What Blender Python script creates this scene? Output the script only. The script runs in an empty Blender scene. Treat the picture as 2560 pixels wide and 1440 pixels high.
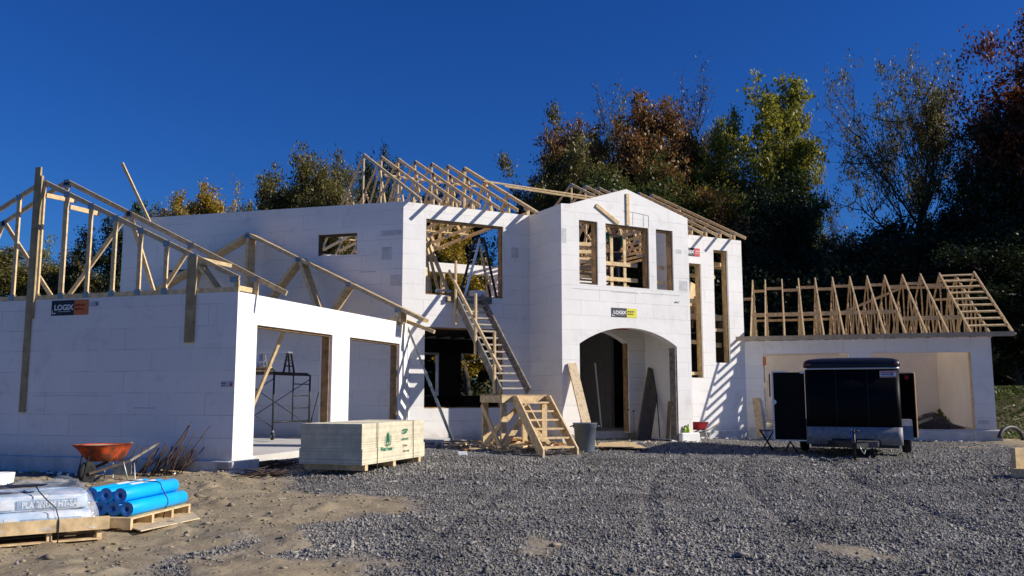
import bpy, math, random
import numpy as np
from mathutils import Vector, Matrix, geometry
random.seed(7); RNG = np.random.default_rng(11)
SC = bpy.context.scene; COL = SC.collection
R = math.radians

# ---------------------------------------------------------------- camera, sky, sun
FPX, PITCH, ROLL, TH = 2146.44, R(7.0807), R(-.0468), R(17.284)
fw = Vector((0, math.cos(PITCH), math.sin(PITCH)))
_x = Vector((1, 0, 0)); _u = _x.cross(fw)
CX = _x * math.cos(ROLL) + _u * math.sin(ROLL); CU = -_x * math.sin(ROLL) + _u * math.cos(ROLL)
cd = bpy.data.cameras.new('camera'); cam = bpy.data.objects.new('camera', cd); COL.objects.link(cam)
cd.sensor_width = 36; cd.lens = FPX / 2560 * 36; cd.clip_start = .1; cd.clip_end = 3000
cam.matrix_world = Matrix(((CX.x, CU.x, -fw.x, 0), (CX.y, CU.y, -fw.y, 0), (CX.z, CU.z, -fw.z, 0), (0, 0, 0, 1)))
SC.camera = cam
A = Vector((math.sin(TH), math.cos(TH), 0)); B = Vector((math.cos(TH), -math.sin(TH), 0))
T4 = TH + math.pi / 4
C = Vector((math.sin(T4), math.cos(T4), 0)); D = Vector((-math.cos(T4), math.sin(T4), 0))
sun_v = (C * 1.39 - D + Vector((0, 0, .92))).normalized()
SC.view_settings.view_transform = 'Standard'; SC.view_settings.look = 'None'
SC.view_settings.exposure = .2; SC.view_settings.gamma = 1
w = bpy.data.worlds.new('World'); SC.world = w; w.use_nodes = True
nt = w.node_tree; nt.nodes.clear()
wo = nt.nodes.new('ShaderNodeOutputWorld'); bg = nt.nodes.new('ShaderNodeBackground'); sk = nt.nodes.new('ShaderNodeTexSky')
hs = nt.nodes.new('ShaderNodeHueSaturation')
sk.sky_type = 'NISHITA'; sk.sun_disc = False
sk.sun_elevation = math.asin(sun_v.z); sk.sun_rotation = math.atan2(sun_v.x, sun_v.y)
sk.altitude = 300; sk.air_density = 1.25; sk.dust_density = .25; sk.ozone_density = 2.2
hs.inputs['Saturation'].default_value = 1.25; hs.inputs['Value'].default_value = 1
bg.inputs[1].default_value = .055
nt.links.new(sk.outputs[0], hs.inputs['Color']); tn = nt.nodes.new('ShaderNodeVectorMath'); tn.operation = 'MULTIPLY'; tn.inputs[1].default_value = (.23, .60, 1.38)
nt.links.new(hs.outputs[0], tn.inputs[0]); nt.links.new(tn.outputs[0], bg.inputs[0]); nt.links.new(bg.outputs[0], wo.inputs[0])
sl = bpy.data.lights.new('sun', 'SUN'); sl.energy = 5.0; sl.angle = R(.53); sl.color = (1, .925, .82)
so = bpy.data.objects.new('sun', sl); COL.objects.link(so)
so.rotation_euler = sun_v.to_track_quat('Z', 'Y').to_euler(); so.location = sun_v * 60
SC.cycles.max_bounces = 7; SC.cycles.transparent_max_bounces = 12

# ---------------------------------------------------------------- helpers
def ray(px, py): return (CX * ((px - 1280) / FPX) - CU * ((py - 720) / FPX) + fw)
def onz(px, py, z): v = ray(px, py); return v * (z / v.z)
def frame(o, x, y): 
    z = x.cross(y); return Matrix(((x.x, y.x, z.x, o[0]), (x.y, y.y, z.y, o[1]), (x.z, y.z, z.z, o[2]), (0, 0, 0, 1)))
def TR(x, y, z): return Matrix.Translation((x, y, z))
def RZ(a): return Matrix.Rotation(a, 4, 'Z')
def RX(a): return Matrix.Rotation(a, 4, 'X')
def RY(a): return Matrix.Rotation(a, 4, 'Y')
WM = {}
def put(o, parent, M):
    COL.objects.link(o); WM[o.name] = M.copy()
    if parent:
        o.parent = parent; o.matrix_basis = WM[parent.name].inverted() @ M
    else: o.matrix_basis = M
    return o
def props(o, label=None, cat=None, group=None, kind=None):
    if label: o['label'] = label
    if cat: o['category'] = cat
    if group: o['group'] = group
    if kind: o['kind'] = kind
    return o
def thing(name, label, cat, M=None, group=None):
    o = bpy.data.objects.new(name, None); o.empty_display_size = .2
    put(o, None, M or Matrix()); return props(o, label, cat, group)
def np_mesh(name, V, F, mat, smooth=False, n=None):
    """V (n,3) F (m,k) arrays with constant k"""
    me = bpy.data.meshes.new(name); k = F.shape[1]
    me.vertices.add(len(V)); me.vertices.foreach_set('co', np.asarray(V, np.float32).ravel())
    me.loops.add(F.size); me.loops.foreach_set('vertex_index', np.asarray(F, np.int32).ravel())
    me.polygons.add(len(F)); me.polygons.foreach_set('loop_start', np.arange(0, F.size, k, dtype=np.int32))
    me.update(calc_edges=True); me.materials.append(mat)
    if smooth: me.polygons.foreach_set('use_smooth', np.ones(len(F), bool))
    return me

class MB:
    def __init__(s): s.v = []; s.f = []; s.sm = []; s.mi = []; s.cur = 0; s.st = []
    def add(s, vs, fs, smooth=False):
        s.st.append((len(s.v), len(s.f))); s.mi += [s.cur] * len(fs)
        n = len(s.v); s.v += [tuple(p) for p in vs]; s.f += [tuple(i + n for i in f) for f in fs]; s.sm += [smooth] * len(fs); return s
    def box(s, a, b, M=None):
        (x0, y0, z0), (x1, y1, z1) = a, b
        vs = [Vector(p) for p in ((x0, y0, z0), (x1, y0, z0), (x1, y1, z0), (x0, y1, z0), (x0, y0, z1), (x1, y0, z1), (x1, y1, z1), (x0, y1, z1))]
        if M: vs = [M @ p for p in vs]
        return s.add(vs, [(0, 3, 2, 1), (4, 5, 6, 7), (0, 1, 5, 4), (1, 2, 6, 5), (2, 3, 7, 6), (3, 0, 4, 7)])
    def beam(s, p, q, w, t, up=(0, 0, 1), ext=0):
        """board from p to q; w = size across the in-plane direction nearest `up`, t = thickness across the other"""
        p, q = Vector(p), Vector(q); d = (q - p).normalized(); u = Vector(up)
        if abs(d.dot(u.normalized())) > .99: u = Vector((0, 1, 0)) if abs(d.y) < .9 else Vector((1, 0, 0))
        side = d.cross(u).normalized(); u = side.cross(d).normalized()
        p = p - d * ext; q = q + d * ext
        vs = []
        for e in (p, q):
            for a, b in ((-1, -1), (1, -1), (1, 1), (-1, 1)): vs.append(e + side * (a * t / 2) + u * (b * w / 2))
        return s.add(vs, [(0, 1, 2, 3), (7, 6, 5, 4), (0, 4, 5, 1), (1, 5, 6, 2), (2, 6, 7, 3), (3, 7, 4, 0)])
    def cyl(s, p, q, r0, r1=None, n=12, caps=True, smooth=True):
        p, q = Vector(p), Vector(q); r1 = r0 if r1 is None else r1
        d = (q - p).normalized(); u = d.orthogonal().normalized(); v = d.cross(u)
        vs = []
        for e, r in ((p, r0), (q, r1)):
            for i in range(n): a = 2 * math.pi * i / n; vs.append(e + u * (r * math.cos(a)) + v * (r * math.sin(a)))
        s.add(vs, [(i, (i + 1) % n, n + (i + 1) % n, n + i) for i in range(n)], smooth)
        if caps:
            m = len(s.v) - 2 * n
            s.f += [tuple(m + i for i in reversed(range(n))), tuple(m + n + i for i in range(n))]; s.sm += [False, False]; s.mi += [s.cur] * 2
        return s
    def tube(s, pts, r, n=8):
        pts = [Vector(p) for p in pts]; rr = r if isinstance(r, (list, tuple)) else [r] * len(pts)
        vs = []; u = None
        for i, p in enumerate(pts):
            d = (pts[min(i + 1, len(pts) - 1)] - pts[max(i - 1, 0)]).normalized()
            u = d.orthogonal().normalized() if u is None else (u - d * u.dot(d)).normalized()
            v = d.cross(u)
            for k in range(n): a = 2 * math.pi * k / n; vs.append(p + u * (rr[i] * math.cos(a)) + v * (rr[i] * math.sin(a)))
        fs = [(i * n + k, i * n + (k + 1) % n, (i + 1) * n + (k + 1) % n, (i + 1) * n + k) for i in range(len(pts) - 1) for k in range(n)]
        m = len(s.v); s.add(vs, fs, True)
        s.f += [tuple(m + k for k in reversed(range(n))), tuple(m + (len(pts) - 1) * n + k for k in range(n))]; s.sm += [False, False]; s.mi += [s.cur] * 2
        return s
    def prism(s, poly, y0, y1, holes=(), sh=(0, 0), xs=None):
        """poly (x,z) outline with holes, from y0 to y1; sh = x shift of the far face at its left and right ends (mitre)"""
        loops = [list(poly)] + [list(h) for h in holes]
        flat = [p for l in loops for p in l]
        tri = geometry.tessellate_polygon([[Vector((p[0], p[1], 0)) for p in l] for l in loops])
        xa = min(p[0] for p in poly); xb = max(p[0] for p in poly); n = len(flat); vs = []
        for y in (y0, y1):
            for (x, z) in flat:
                if y == y1:
                    if abs(x - xa) < 1e-6: x += sh[0]
                    elif abs(x - xb) < 1e-6: x += sh[1]
                vs.append((x, y, z))
        fs = []
        for t in tri:
            a, b, c = [flat[i] for i in t]
            ccw = (b[0] - a[0]) * (c[1] - a[1]) - (b[1] - a[1]) * (c[0] - a[0]) > 0
            t = t if ccw else (t[0], t[2], t[1])
            fs.append(tuple(t)); fs.append((t[0] + n, t[2] + n, t[1] + n))
        o = 0
        for l in loops:
            k = len(l)
            for i in range(k): a = o + i; b = o + (i + 1) % k; fs.append((a, a + n, b + n, b))
            o += k
        return s.add(vs, fs)
    def mesh(s, name, mat):
        me = bpy.data.meshes.new(name); me.from_pydata(s.v, [], s.f)
        for q in (mat if isinstance(mat, (list, tuple)) else [mat]): me.materials.append(q)
        me.polygons.foreach_set('material_index', s.mi)
        me.polygons.foreach_set('use_smooth', s.sm); me.update(); return me
    def pieces(s):
        out = []
        for i, (v0, f0) in enumerate(s.st):
            v1, f1 = s.st[i + 1] if i + 1 < len(s.st) else (len(s.v), len(s.f)); m = MB()
            m.v = s.v[v0:v1]; m.f = [tuple(k - v0 for k in f) for f in s.f[f0:f1]]; m.sm = s.sm[f0:f1]; m.mi = s.mi[f0:f1]; m.st = [(0, 0)]; out.append(m)
        return out
    def split(s, name, mat, parent=None, M=None, bev=0):
        return [m.part(name, mat, parent, M, bev) for m in s.pieces()]
    def part(s, name, mat, parent=None, M=None, bev=0, recalc=False):
        me = s.mesh(name, mat)
        if recalc:
            import bmesh
            bm = bmesh.new(); bm.from_mesh(me); bmesh.ops.recalc_face_normals(bm, faces=bm.faces); bm.to_mesh(me); bm.free()
        o = bpy.data.objects.new(name, me)
        put(o, parent, M if M is not None else (WM[parent.name] if parent else Matrix()))
        if bev:
            m = o.modifiers.new('bevel', 'BEVEL'); m.width = bev; m.segments = 2; m.limit_method = 'ANGLE'
        return o
def single(mb, name, mat, M, label, cat, group=None, bev=0):
    return props(mb.part(name, mat, None, M, bev), label, cat, group)
def stuff(o, label, cat, kind='stuff'): return props(o, label, cat, None, kind)

def text_mesh(body, size, mat, off=0, align='LEFT', shear=0, sx=1):
    c = bpy.data.curves.new('lettering', 'FONT'); c.body = body; c.size = size; c.offset = off; c.align_x = align; c.shear = shear; c.extrude = .0015
    c.resolution_u = 3
    o = bpy.data.objects.new('lettering_src', c); COL.objects.link(o)
    dg = bpy.context.evaluated_depsgraph_get(); me = bpy.data.meshes.new_from_object(o.evaluated_get(dg))
    bpy.data.objects.remove(o); me.name = 'lettering'; me.materials.clear(); me.materials.append(mat)
    for v in me.vertices: v.co.x *= sx
    return me
WALLT = Matrix(((1, 0, 0, 0), (0, 0, -1, 0), (0, 1, 0, 0), (0, 0, 0, 1)))   # text XY -> wall XZ, facing -Y
def letters(body, size, mat, parent, M, off=0, align='LEFT', name='lettering', shear=0, sx=1):
    o = bpy.data.objects.new(name, text_mesh(body, size, mat, off, align, shear, sx)); put(o, parent, M @ WALLT); return o

# ---------------------------------------------------------------- materials
def N(nt, t, **k):
    n = nt.nodes.new(t)
    for a, b in k.items(): setattr(n, a, b)
    return n
def mat(name, col, rough=.7, metal=0, var=.12, scale=6, bump=0, bscale=40, col2=None, island=0, spec=.5, stretch=None, contrast=None, coat=0):
    m = bpy.data.materials.new(name); m.use_nodes = True; t = m.node_tree; p = t.nodes['Principled BSDF']; L = t.links.new
    p.inputs['Roughness'].default_value = rough; p.inputs['Metallic'].default_value = metal
    p.inputs['Specular IOR Level'].default_value = spec; p.inputs['Coat Weight'].default_value = coat
    tc = N(t, 'ShaderNodeTexCoord'); src = tc.outputs['Object']
    if stretch:
        mp = N(t, 'ShaderNodeMapping'); mp.inputs['Scale'].default_value = stretch; L(src, mp.inputs[0]); src = mp.outputs[0]
    nz = N(t, 'ShaderNodeTexNoise'); nz.inputs['Scale'].default_value = scale; nz.inputs['Detail'].default_value = 6; nz.inputs['Roughness'].default_value = .65
    L(src, nz.inputs['Vector'])
    rp = N(t, 'ShaderNodeValToRGB'); e = rp.color_ramp.elements
    c2 = col2 or tuple(x * (1 - 2 * var) for x in col)
    c1 = col if col2 else tuple(min(1, x * (1 + var)) for x in col)
    lo, hi = contrast or (.3, .7)
    e[0].position = lo; e[0].color = (*c2, 1); e[1].position = hi; e[1].color = (*c1, 1)
    L(nz.outputs[0], rp.inputs[0]); out = rp.outputs[0]
    if island:
        g = N(t, 'ShaderNodeNewGeometry'); mr = N(t, 'ShaderNodeMapRange'); mr.inputs[3].default_value = 1 - island; mr.inputs[4].default_value = 1 + island * .6
        L(g.outputs['Random Per Island'], mr.inputs[0])
        mx = N(t, 'ShaderNodeVectorMath', operation='SCALE'); L(out, mx.inputs[0]); L(mr.outputs[0], mx.inputs['Scale']); out = mx.outputs[0]
    L(out, p.inputs['Base Color'])
    if bump:
        bn = N(t, 'ShaderNodeTexNoise'); bn.inputs['Scale'].default_value = bscale; bn.inputs['Detail'].default_value = 4; L(src, bn.inputs['Vector'])
        bu = N(t, 'ShaderNodeBump'); bu.inputs['Strength'].default_value = 1; bu.inputs['Distance'].default_value = bump; L(bn.outputs[0], bu.inputs['Height']); L(bu.outputs[0], p.inputs['Normal'])
    return m
def foam(name='eps_foam', base=(.875, .86, .83), seam=.6, ox=0., oz=0., dirt=.5):
    """white foam forms: 16 inch courses, 48 inch blocks, patchy seams, scuffs"""
    m = bpy.data.materials.new(name); m.use_nodes = True; t = m.node_tree; p = t.nodes['Principled BSDF']; L = t.links.new
    p.inputs['Roughness'].default_value = .85; p.inputs['Specular IOR Level'].default_value = .25
    tc = N(t, 'ShaderNodeTexCoord'); sp = N(t, 'ShaderNodeSeparateXYZ'); L(tc.outputs['Object'], sp.inputs[0])
    cb = N(t, 'ShaderNodeCombineXYZ')
    ax = N(t, 'ShaderNodeMath', operation='ADD'); ax.inputs[1].default_value = ox; L(sp.outputs[0], ax.inputs[0])
    ay = N(t, 'ShaderNodeMath', operation='ADD'); L(ax.outputs[0], ay.inputs[0]); L(sp.outputs[1], ay.inputs[1])
    az = N(t, 'ShaderNodeMath', operation='ADD'); az.inputs[1].default_value = oz; L(sp.outputs[2], az.inputs[0])
    L(ay.outputs[0], cb.inputs[0]); L(az.outputs[0], cb.inputs[1])
    wn = N(t, 'ShaderNodeTexNoise'); wn.inputs['Scale'].default_value = 3; L(cb.outputs[0], wn.inputs['Vector'])
    wv = N(t, 'ShaderNodeVectorMath', operation='SCALE'); wv.inputs['Scale'].default_value = .012; L(wn.outputs['Color'], wv.inputs[0])
    wa = N(t, 'ShaderNodeVectorMath', operation='ADD'); L(cb.outputs[0], wa.inputs[0]); L(wv.outputs[0], wa.inputs[1])
    br = N(t, 'ShaderNodeTexBrick'); br.inputs['Scale'].default_value = 1; br.inputs['Brick Width'].default_value = 1.2192; br.inputs['Row Height'].default_value = .4064
    br.inputs['Mortar Size'].default_value = .005; br.inputs['Mortar Smooth'].default_value = .2; br.inputs['Bias'].default_value = 0
    br.inputs['Color1'].default_value = (1, 1, 1, 1); br.inputs['Color2'].default_value = (.95, .95, .955, 1)
    br.inputs['Mortar'].default_value = (1, 1, 1, 1)
    L(wa.outputs[0], br.inputs['Vector'])
    n1 = N(t, 'ShaderNodeTexNoise'); n1.inputs['Scale'].default_value = 1.1; n1.inputs['Detail'].default_value = 3; L(tc.outputs['Object'], n1.inputs['Vector'])
    r1 = N(t, 'ShaderNodeMapRange'); r1.inputs[1].default_value = .4; r1.inputs[2].default_value = .62; r1.inputs[3].default_value = .12; r1.inputs[4].default_value = 1; L(n1.outputs[0], r1.inputs[0])
    mm = N(t, 'ShaderNodeMath', operation='MULTIPLY'); L(br.outputs['Fac'], mm.inputs[0]); L(r1.outputs[0], mm.inputs[1])
    mo = N(t, 'ShaderNodeMath', operation='MULTIPLY'); mo.inputs[1].default_value = seam; L(mm.outputs[0], mo.inputs[0])
    # fine 2 inch vertical moulding pattern
    wvt = N(t, 'ShaderNodeTexWave', wave_type='BANDS', bands_direction='X'); wvt.inputs['Scale'].default_value = 6.2; wvt.inputs['Distortion'].default_value = .4; L(cb.outputs[0], wvt.inputs['Vector'])
    rw = N(t, 'ShaderNodeMapRange'); rw.inputs[3].default_value = .975; rw.inputs[4].default_value = 1; L(wvt.outputs['Fac'], rw.inputs[0])
    # scuffs and grime
    n2 = N(t, 'ShaderNodeTexNoise'); n2.inputs['Scale'].default_value = 1.7; n2.inputs['Detail'].default_value = 9; n2.inputs['Roughness'].default_value = .72; n2.inputs['Distortion'].default_value = .6; L(tc.outputs['Object'], n2.inputs['Vector'])
    r2 = N(t, 'ShaderNodeValToRGB'); r2.color_ramp.elements[0].position = .55; r2.color_ramp.elements[0].color = (0, 0, 0, 1); r2.color_ramp.elements[1].position = .8; r2.color_ramp.elements[1].color = (dirt, dirt, dirt, 1); L(n2.outputs[0], r2.inputs[0])
    n3 = N(t, 'ShaderNodeTexNoise'); n3.inputs['Scale'].default_value = .5; n3.inputs['Detail'].default_value = 4; L(tc.outputs['Object'], n3.inputs['Vector'])
    r3 = N(t, 'ShaderNodeMapRange'); r3.inputs[1].default_value = .3; r3.inputs[2].default_value = .7; r3.inputs[3].default_value = .93; r3.inputs[4].default_value = 1.02; L(n3.outputs[0], r3.inputs[0])
    bc = N(t, 'ShaderNodeRGB'); bc.outputs[0].default_value = (*base, 1)
    v1 = N(t, 'ShaderNodeVectorMath', operation='MULTIPLY'); L(bc.outputs[0], v1.inputs[0]); L(br.outputs['Color'], v1.inputs[1])
    v2 = N(t, 'ShaderNodeVectorMath', operation='SCALE'); L(v1.outputs[0], v2.inputs[0]); L(r3.outputs[0], v2.inputs['Scale'])
    v3 = N(t, 'ShaderNodeVectorMath', operation='SCALE'); L(v2.outputs[0], v3.inputs[0]); L(rw.outputs[0], v3.inputs['Scale'])
    x1 = N(t, 'ShaderNodeMix', data_type='RGBA'); L(r2.outputs[0], x1.inputs[0]); L(v3.outputs[0], x1.inputs[6]); x1.inputs[7].default_value = (.42, .40, .37, 1)
    x2 = N(t, 'ShaderNodeMix', data_type='RGBA'); L(mo.outputs[0], x2.inputs[0]); L(x1.outputs[2], x2.inputs[6]); x2.inputs[7].default_value = (.2, .2, .21, 1)
    # mud splash and handling dirt near the ground
    mz = N(t, 'ShaderNodeMapRange'); mz.inputs[1].default_value = -1.2; mz.inputs[2].default_value = -.55; mz.inputs[3].default_value = 1; mz.inputs[4].default_value = 0; L(sp.outputs[2], mz.inputs[0])
    n5 = N(t, 'ShaderNodeTexNoise'); n5.inputs['Scale'].default_value = 4; n5.inputs['Detail'].default_value = 8; n5.inputs['Roughness'].default_value = .75; L(tc.outputs['Object'], n5.inputs['Vector'])
    m6 = N(t, 'ShaderNodeMath', operation='MULTIPLY'); L(mz.outputs[0], m6.inputs[0]); L(n5.outputs[0], m6.inputs[1])
    r6 = N(t, 'ShaderNodeMapRange'); r6.inputs[1].default_value = .25; r6.inputs[2].default_value = .6; r6.inputs[3].default_value = 0; r6.inputs[4].default_value = .55; L(m6.outputs[0], r6.inputs[0])
    # long-wave rain streaks and handling smears
    mp = N(t, 'ShaderNodeMapping'); mp.inputs['Scale'].default_value = (9, 9, .8); L(tc.outputs['Object'], mp.inputs[0])
    n7 = N(t, 'ShaderNodeTexNoise'); n7.inputs['Scale'].default_value = 1.4; n7.inputs['Detail'].default_value = 7; L(mp.outputs[0], n7.inputs['Vector'])
    r7 = N(t, 'ShaderNodeMapRange'); r7.inputs[1].default_value = .6; r7.inputs[2].default_value = .8; r7.inputs[3].default_value = 0; r7.inputs[4].default_value = .22; L(n7.outputs[0], r7.inputs[0])
    x3 = N(t, 'ShaderNodeMix', data_type='RGBA'); L(r6.outputs[0], x3.inputs[0]); L(x2.outputs[2], x3.inputs[6]); x3.inputs[7].default_value = (.36, .31, .25, 1)
    x4 = N(t, 'ShaderNodeMix', data_type='RGBA'); L(r7.outputs[0], x4.inputs[0]); L(x3.outputs[2], x4.inputs[6]); x4.inputs[7].default_value = (.45, .43, .41, 1)
    L(x4.outputs[2], p.inputs['Base Color'])
    bu = N(t, 'ShaderNodeBump', invert=True); bu.inputs['Distance'].default_value = .004; bu.inputs['Strength'].default_value = .5; L(br.outputs['Fac'], bu.inputs['Height'])
    n4 = N(t, 'ShaderNodeTexNoise'); n4.inputs['Scale'].default_value = 2.2; n4.inputs['Detail'].default_value = 2; L(tc.outputs['Object'], n4.inputs['Vector'])
    bu2 = N(t, 'ShaderNodeBump'); bu2.inputs['Distance'].default_value = .02; bu2.inputs['Strength'].default_value = .6; L(n4.outputs[0], bu2.inputs['Height']); L(bu.outputs[0], bu2.inputs['Normal'])
    L(bu2.outputs[0], p.inputs['Normal'])
    return m
M_foam = foam(oz=1.1733); M_foamC = foam('eps_foam_main', oz=1.1)
M_foot = mat('footing_concrete', (.62, .62, .61), .9, var=.14, scale=3, bump=.004, bscale=30)
M_slab = mat('slab_concrete', (.60, .58, .54), .85, var=.1, scale=1.3, bump=.001)
M_wood = mat('spruce_lumber', (.72, .53, .29), .7, var=.2, scale=9, island=.24, bump=.0008, bscale=60, spec=.3)
M_wood2 = mat('plywood_deck', (.50, .37, .21), .75, var=.2, scale=3, island=.15)
M_buck = mat('buck_lumber', (.36, .22, .10), .75, var=.3, scale=6, island=.2)
M_grey = mat('weathered_lumber', (.235, .21, .18), .85, var=.35, scale=8, island=.2)
M_shim = mat('cedar_boards', (.42, .19, .07), .75, var=.25, scale=9, island=.3)
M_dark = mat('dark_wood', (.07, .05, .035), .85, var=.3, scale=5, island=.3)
M_osb = mat('stained_board', (.62, .49, .31), .8, col2=(.36, .26, .15), scale=14, contrast=(.32, .5))
M_steel = mat('galvanised_steel', (.42, .45, .45), .45, .7, var=.25, scale=9)
M_alu = mat('aluminium', (.72, .73, .74), .35, .8, var=.1, scale=12)
M_black = mat('black_paint', (.018, .018, .018), .5, 0, var=.4, scale=15)
M_plate = mat('truss_plate_steel', (.34, .34, .34), .4, .7, var=.2, scale=40)
M_rust = mat('rusty_rebar', (.075, .045, .03), .9, var=.35, scale=25, island=.35)
M_rubber = mat('tyre_rubber', (.016, .016, .017), .85, var=.2, scale=20)
M_orange = mat('orange_tray_paint', (.50, .07, .012), .55, 0, col2=(.10, .035, .02), scale=3.2, contrast=(.40, .56))
M_red = mat('red_tray_paint', (.34, .010, .014), .4, 0, var=.2, scale=8)
M_mud = mat('dried_mud', (.36, .30, .23), .95, var=.25, scale=12, bump=.006)
M_blue = mat('blue_membrane', (.002, .42, .95), .42, 0, var=.06, scale=5, spec=.35)
M_blueend = mat('blue_roll_end', (.008, .10, .38), .6, 0, var=.15, scale=30)
M_white = mat('white_print', (.8, .8, .8), .6, var=.03)
M_whitefoam = mat('white_foam_scrap', (.85, .85, .84), .8, var=.06)
M_pblack = mat('black_print', (.014, .016, .026), .55, var=.08)
M_porange = mat('orange_print', (.62, .18, .04), .6, var=.06)
M_pyellow = mat('yellow_print', (.72, .66, .03), .6, var=.05)
M_pred = mat('red_print', (.62, .02, .04), .6, var=.06)
M_redink = mat('red_ink', (.42, .01, .01), .6, var=.05)
M_line = mat('dark_groove', (.09, .09, .095), .9, var=.3)
M_green = mat('green_ink', (.01, .20, .10), .7, var=.2, scale=40)
M_greyink = mat('grey_ink', (.16, .17, .14), .8, var=.2, scale=40)
M_canp = mat('grey_can_plastic', (.125, .155, .185), .5, 0, var=.12, scale=6)
M_trail = mat('black_trailer_skin', (.004, .004, .005), .5, 0, var=.3, scale=2, spec=.12)
M_roofc = mat('trailer_nose_cap', (.012, .014, .024), .4, 0, var=.2, scale=3, spec=.35)
M_guard = mat('tread_plate', (.27, .27, .275), .6, .1, var=.2, scale=14, bump=.002, bscale=120)
M_fender = mat('fender_aluminium', (.30, .31, .33), .4, .4, var=.15, scale=4)
M_lime = mat('lime_plastic', (.45, .62, .06), .5, 0, var=.15)
M_bottle = mat('blue_bottle', (.03, .13, .42), .25, 0, var=.2, coat=.5)
M_bark = mat('bark', (.055, .045, .036), .95, var=.35, scale=8, bump=.02, bscale=12)
M_pipe = mat('black_pipe', (.03, .03, .032), .55, 0, var=.25, scale=30)
M_tarp = mat('brown_tarp', (.10, .078, .06), .85, var=.3, scale=5, bump=.01, bscale=9)
M_cloth = mat('black_cloth', (.012, .013, .012), .9, var=.3, scale=20)
M_greencl = mat('green_cloth', (.015, .16, .06), .85, var=.2, scale=20)
M_skin = mat('skin', (.42, .25, .17), .6, var=.08)
M_jean = mat('dark_jeans', (.02, .028, .05), .9, var=.2, scale=30)
M_lamp = mat('marker_lens', (.35, .06, .02), .25, 0, var=.1)
M_tread = mat('worn_tread', (.46, .41, .34), .85, var=.2, scale=8, island=.2)
# stack sheets: fine horizontal lines
def sheets():
    m = mat('plywood_sheet_edges', (.74, .67, .48), .8, var=.12, scale=5)
    t = m.node_tree; L = t.links.new; p = t.nodes['Principled BSDF']; src = p.inputs['Base Color'].links[0].from_socket
    tc = N(t, 'ShaderNodeTexCoord'); sp = N(t, 'ShaderNodeSeparateXYZ'); L(tc.outputs['Object'], sp.inputs[0])
    k = N(t, 'ShaderNodeMath', operation='MULTIPLY'); k.inputs[1].default_value = 1 / .0185; L(sp.outputs[2], k.inputs[0])
    fr = N(t, 'ShaderNodeMath', operation='FRACT'); L(k.outputs[0], fr.inputs[0])
    lt = N(t, 'ShaderNodeMath', operation='LESS_THAN'); lt.inputs[1].default_value = .2; L(fr.outputs[0], lt.inputs[0])
    fl = N(t, 'ShaderNodeMath', operation='FLOOR'); L(k.outputs[0], fl.inputs[0])
    wn = N(t, 'ShaderNodeTexWhiteNoise', noise_dimensions='1D'); L(fl.outputs[0], wn.inputs['W'])
    mr = N(t, 'ShaderNodeMapRange'); mr.inputs[3].default_value = .82; mr.inputs[4].default_value = 1.08; L(wn.outputs[0], mr.inputs[0])
    v = N(t, 'ShaderNodeVectorMath', operation='SCALE'); L(src, v.inputs[0]); L(mr.outputs[0], v.inputs['Scale'])
    g = N(t, 'ShaderNodeNewGeometry'); sn = N(t, 'ShaderNodeSeparateXYZ'); L(g.outputs['Normal'], sn.inputs[0])
    up = N(t, 'ShaderNodeMath', operation='LESS_THAN'); up.inputs[1].default_value = .5; L(sn.outputs[2], up.inputs[0])
    mu = N(t, 'ShaderNodeMath', operation='MULTIPLY'); L(lt.outputs[0], mu.inputs[0]); L(up.outputs[0], mu.inputs[1])
    m5 = N(t, 'ShaderNodeMath', operation='MULTIPLY'); m5.inputs[1].default_value = .55; L(mu.outputs[0], m5.inputs[0])
    x = N(t, 'ShaderNodeMix', data_type='RGBA'); L(m5.outputs[0], x.inputs[0]); L(v.outputs[0], x.inputs[6]); x.inputs[7].default_value = (.12, .10, .06, 1)
    L(x.outputs[2], p.inputs['Base Color']); return m
M_sheet = sheets()
def film():
    m = bpy.data.materials.new('clear_film'); m.use_nodes = True; t = m.node_tree; L = t.links.new
    p = t.nodes['Principled BSDF']; p.inputs['Base Color'].default_value = (.8, .84, .9, 1); p.inputs['Roughness'].default_value = .16
    tr = N(t, 'ShaderNodeBsdfTransparent'); tr.inputs[0].default_value = (.92, .94, .97, 1); mx = N(t, 'ShaderNodeMixShader')
    nz = N(t, 'ShaderNodeTexNoise'); nz.inputs['Scale'].default_value = 5; nz.inputs['Detail'].default_value = 5; nz.inputs['Distortion'].default_value = 1
    mr = N(t, 'ShaderNodeMapRange'); mr.inputs[1].default_value = .35; mr.inputs[2].default_value = .7; mr.inputs[3].default_value = .03; mr.inputs[4].default_value = .30; L(nz.outputs[0], mr.inputs[0])
    L(mr.outputs[0], mx.inputs[0]); L(tr.outputs[0], mx.inputs[1]); L(p.outputs[0], mx.inputs[2])
    bu = N(t, 'ShaderNodeBump'); bu.inputs['Distance'].default_value = .03; L(nz.outputs[0], bu.inputs['Height']); L(bu.outputs[0], p.inputs['Normal'])
    L(mx.outputs[0], t.nodes['Material Output'].inputs[0]); return m
M_film = film()
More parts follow.
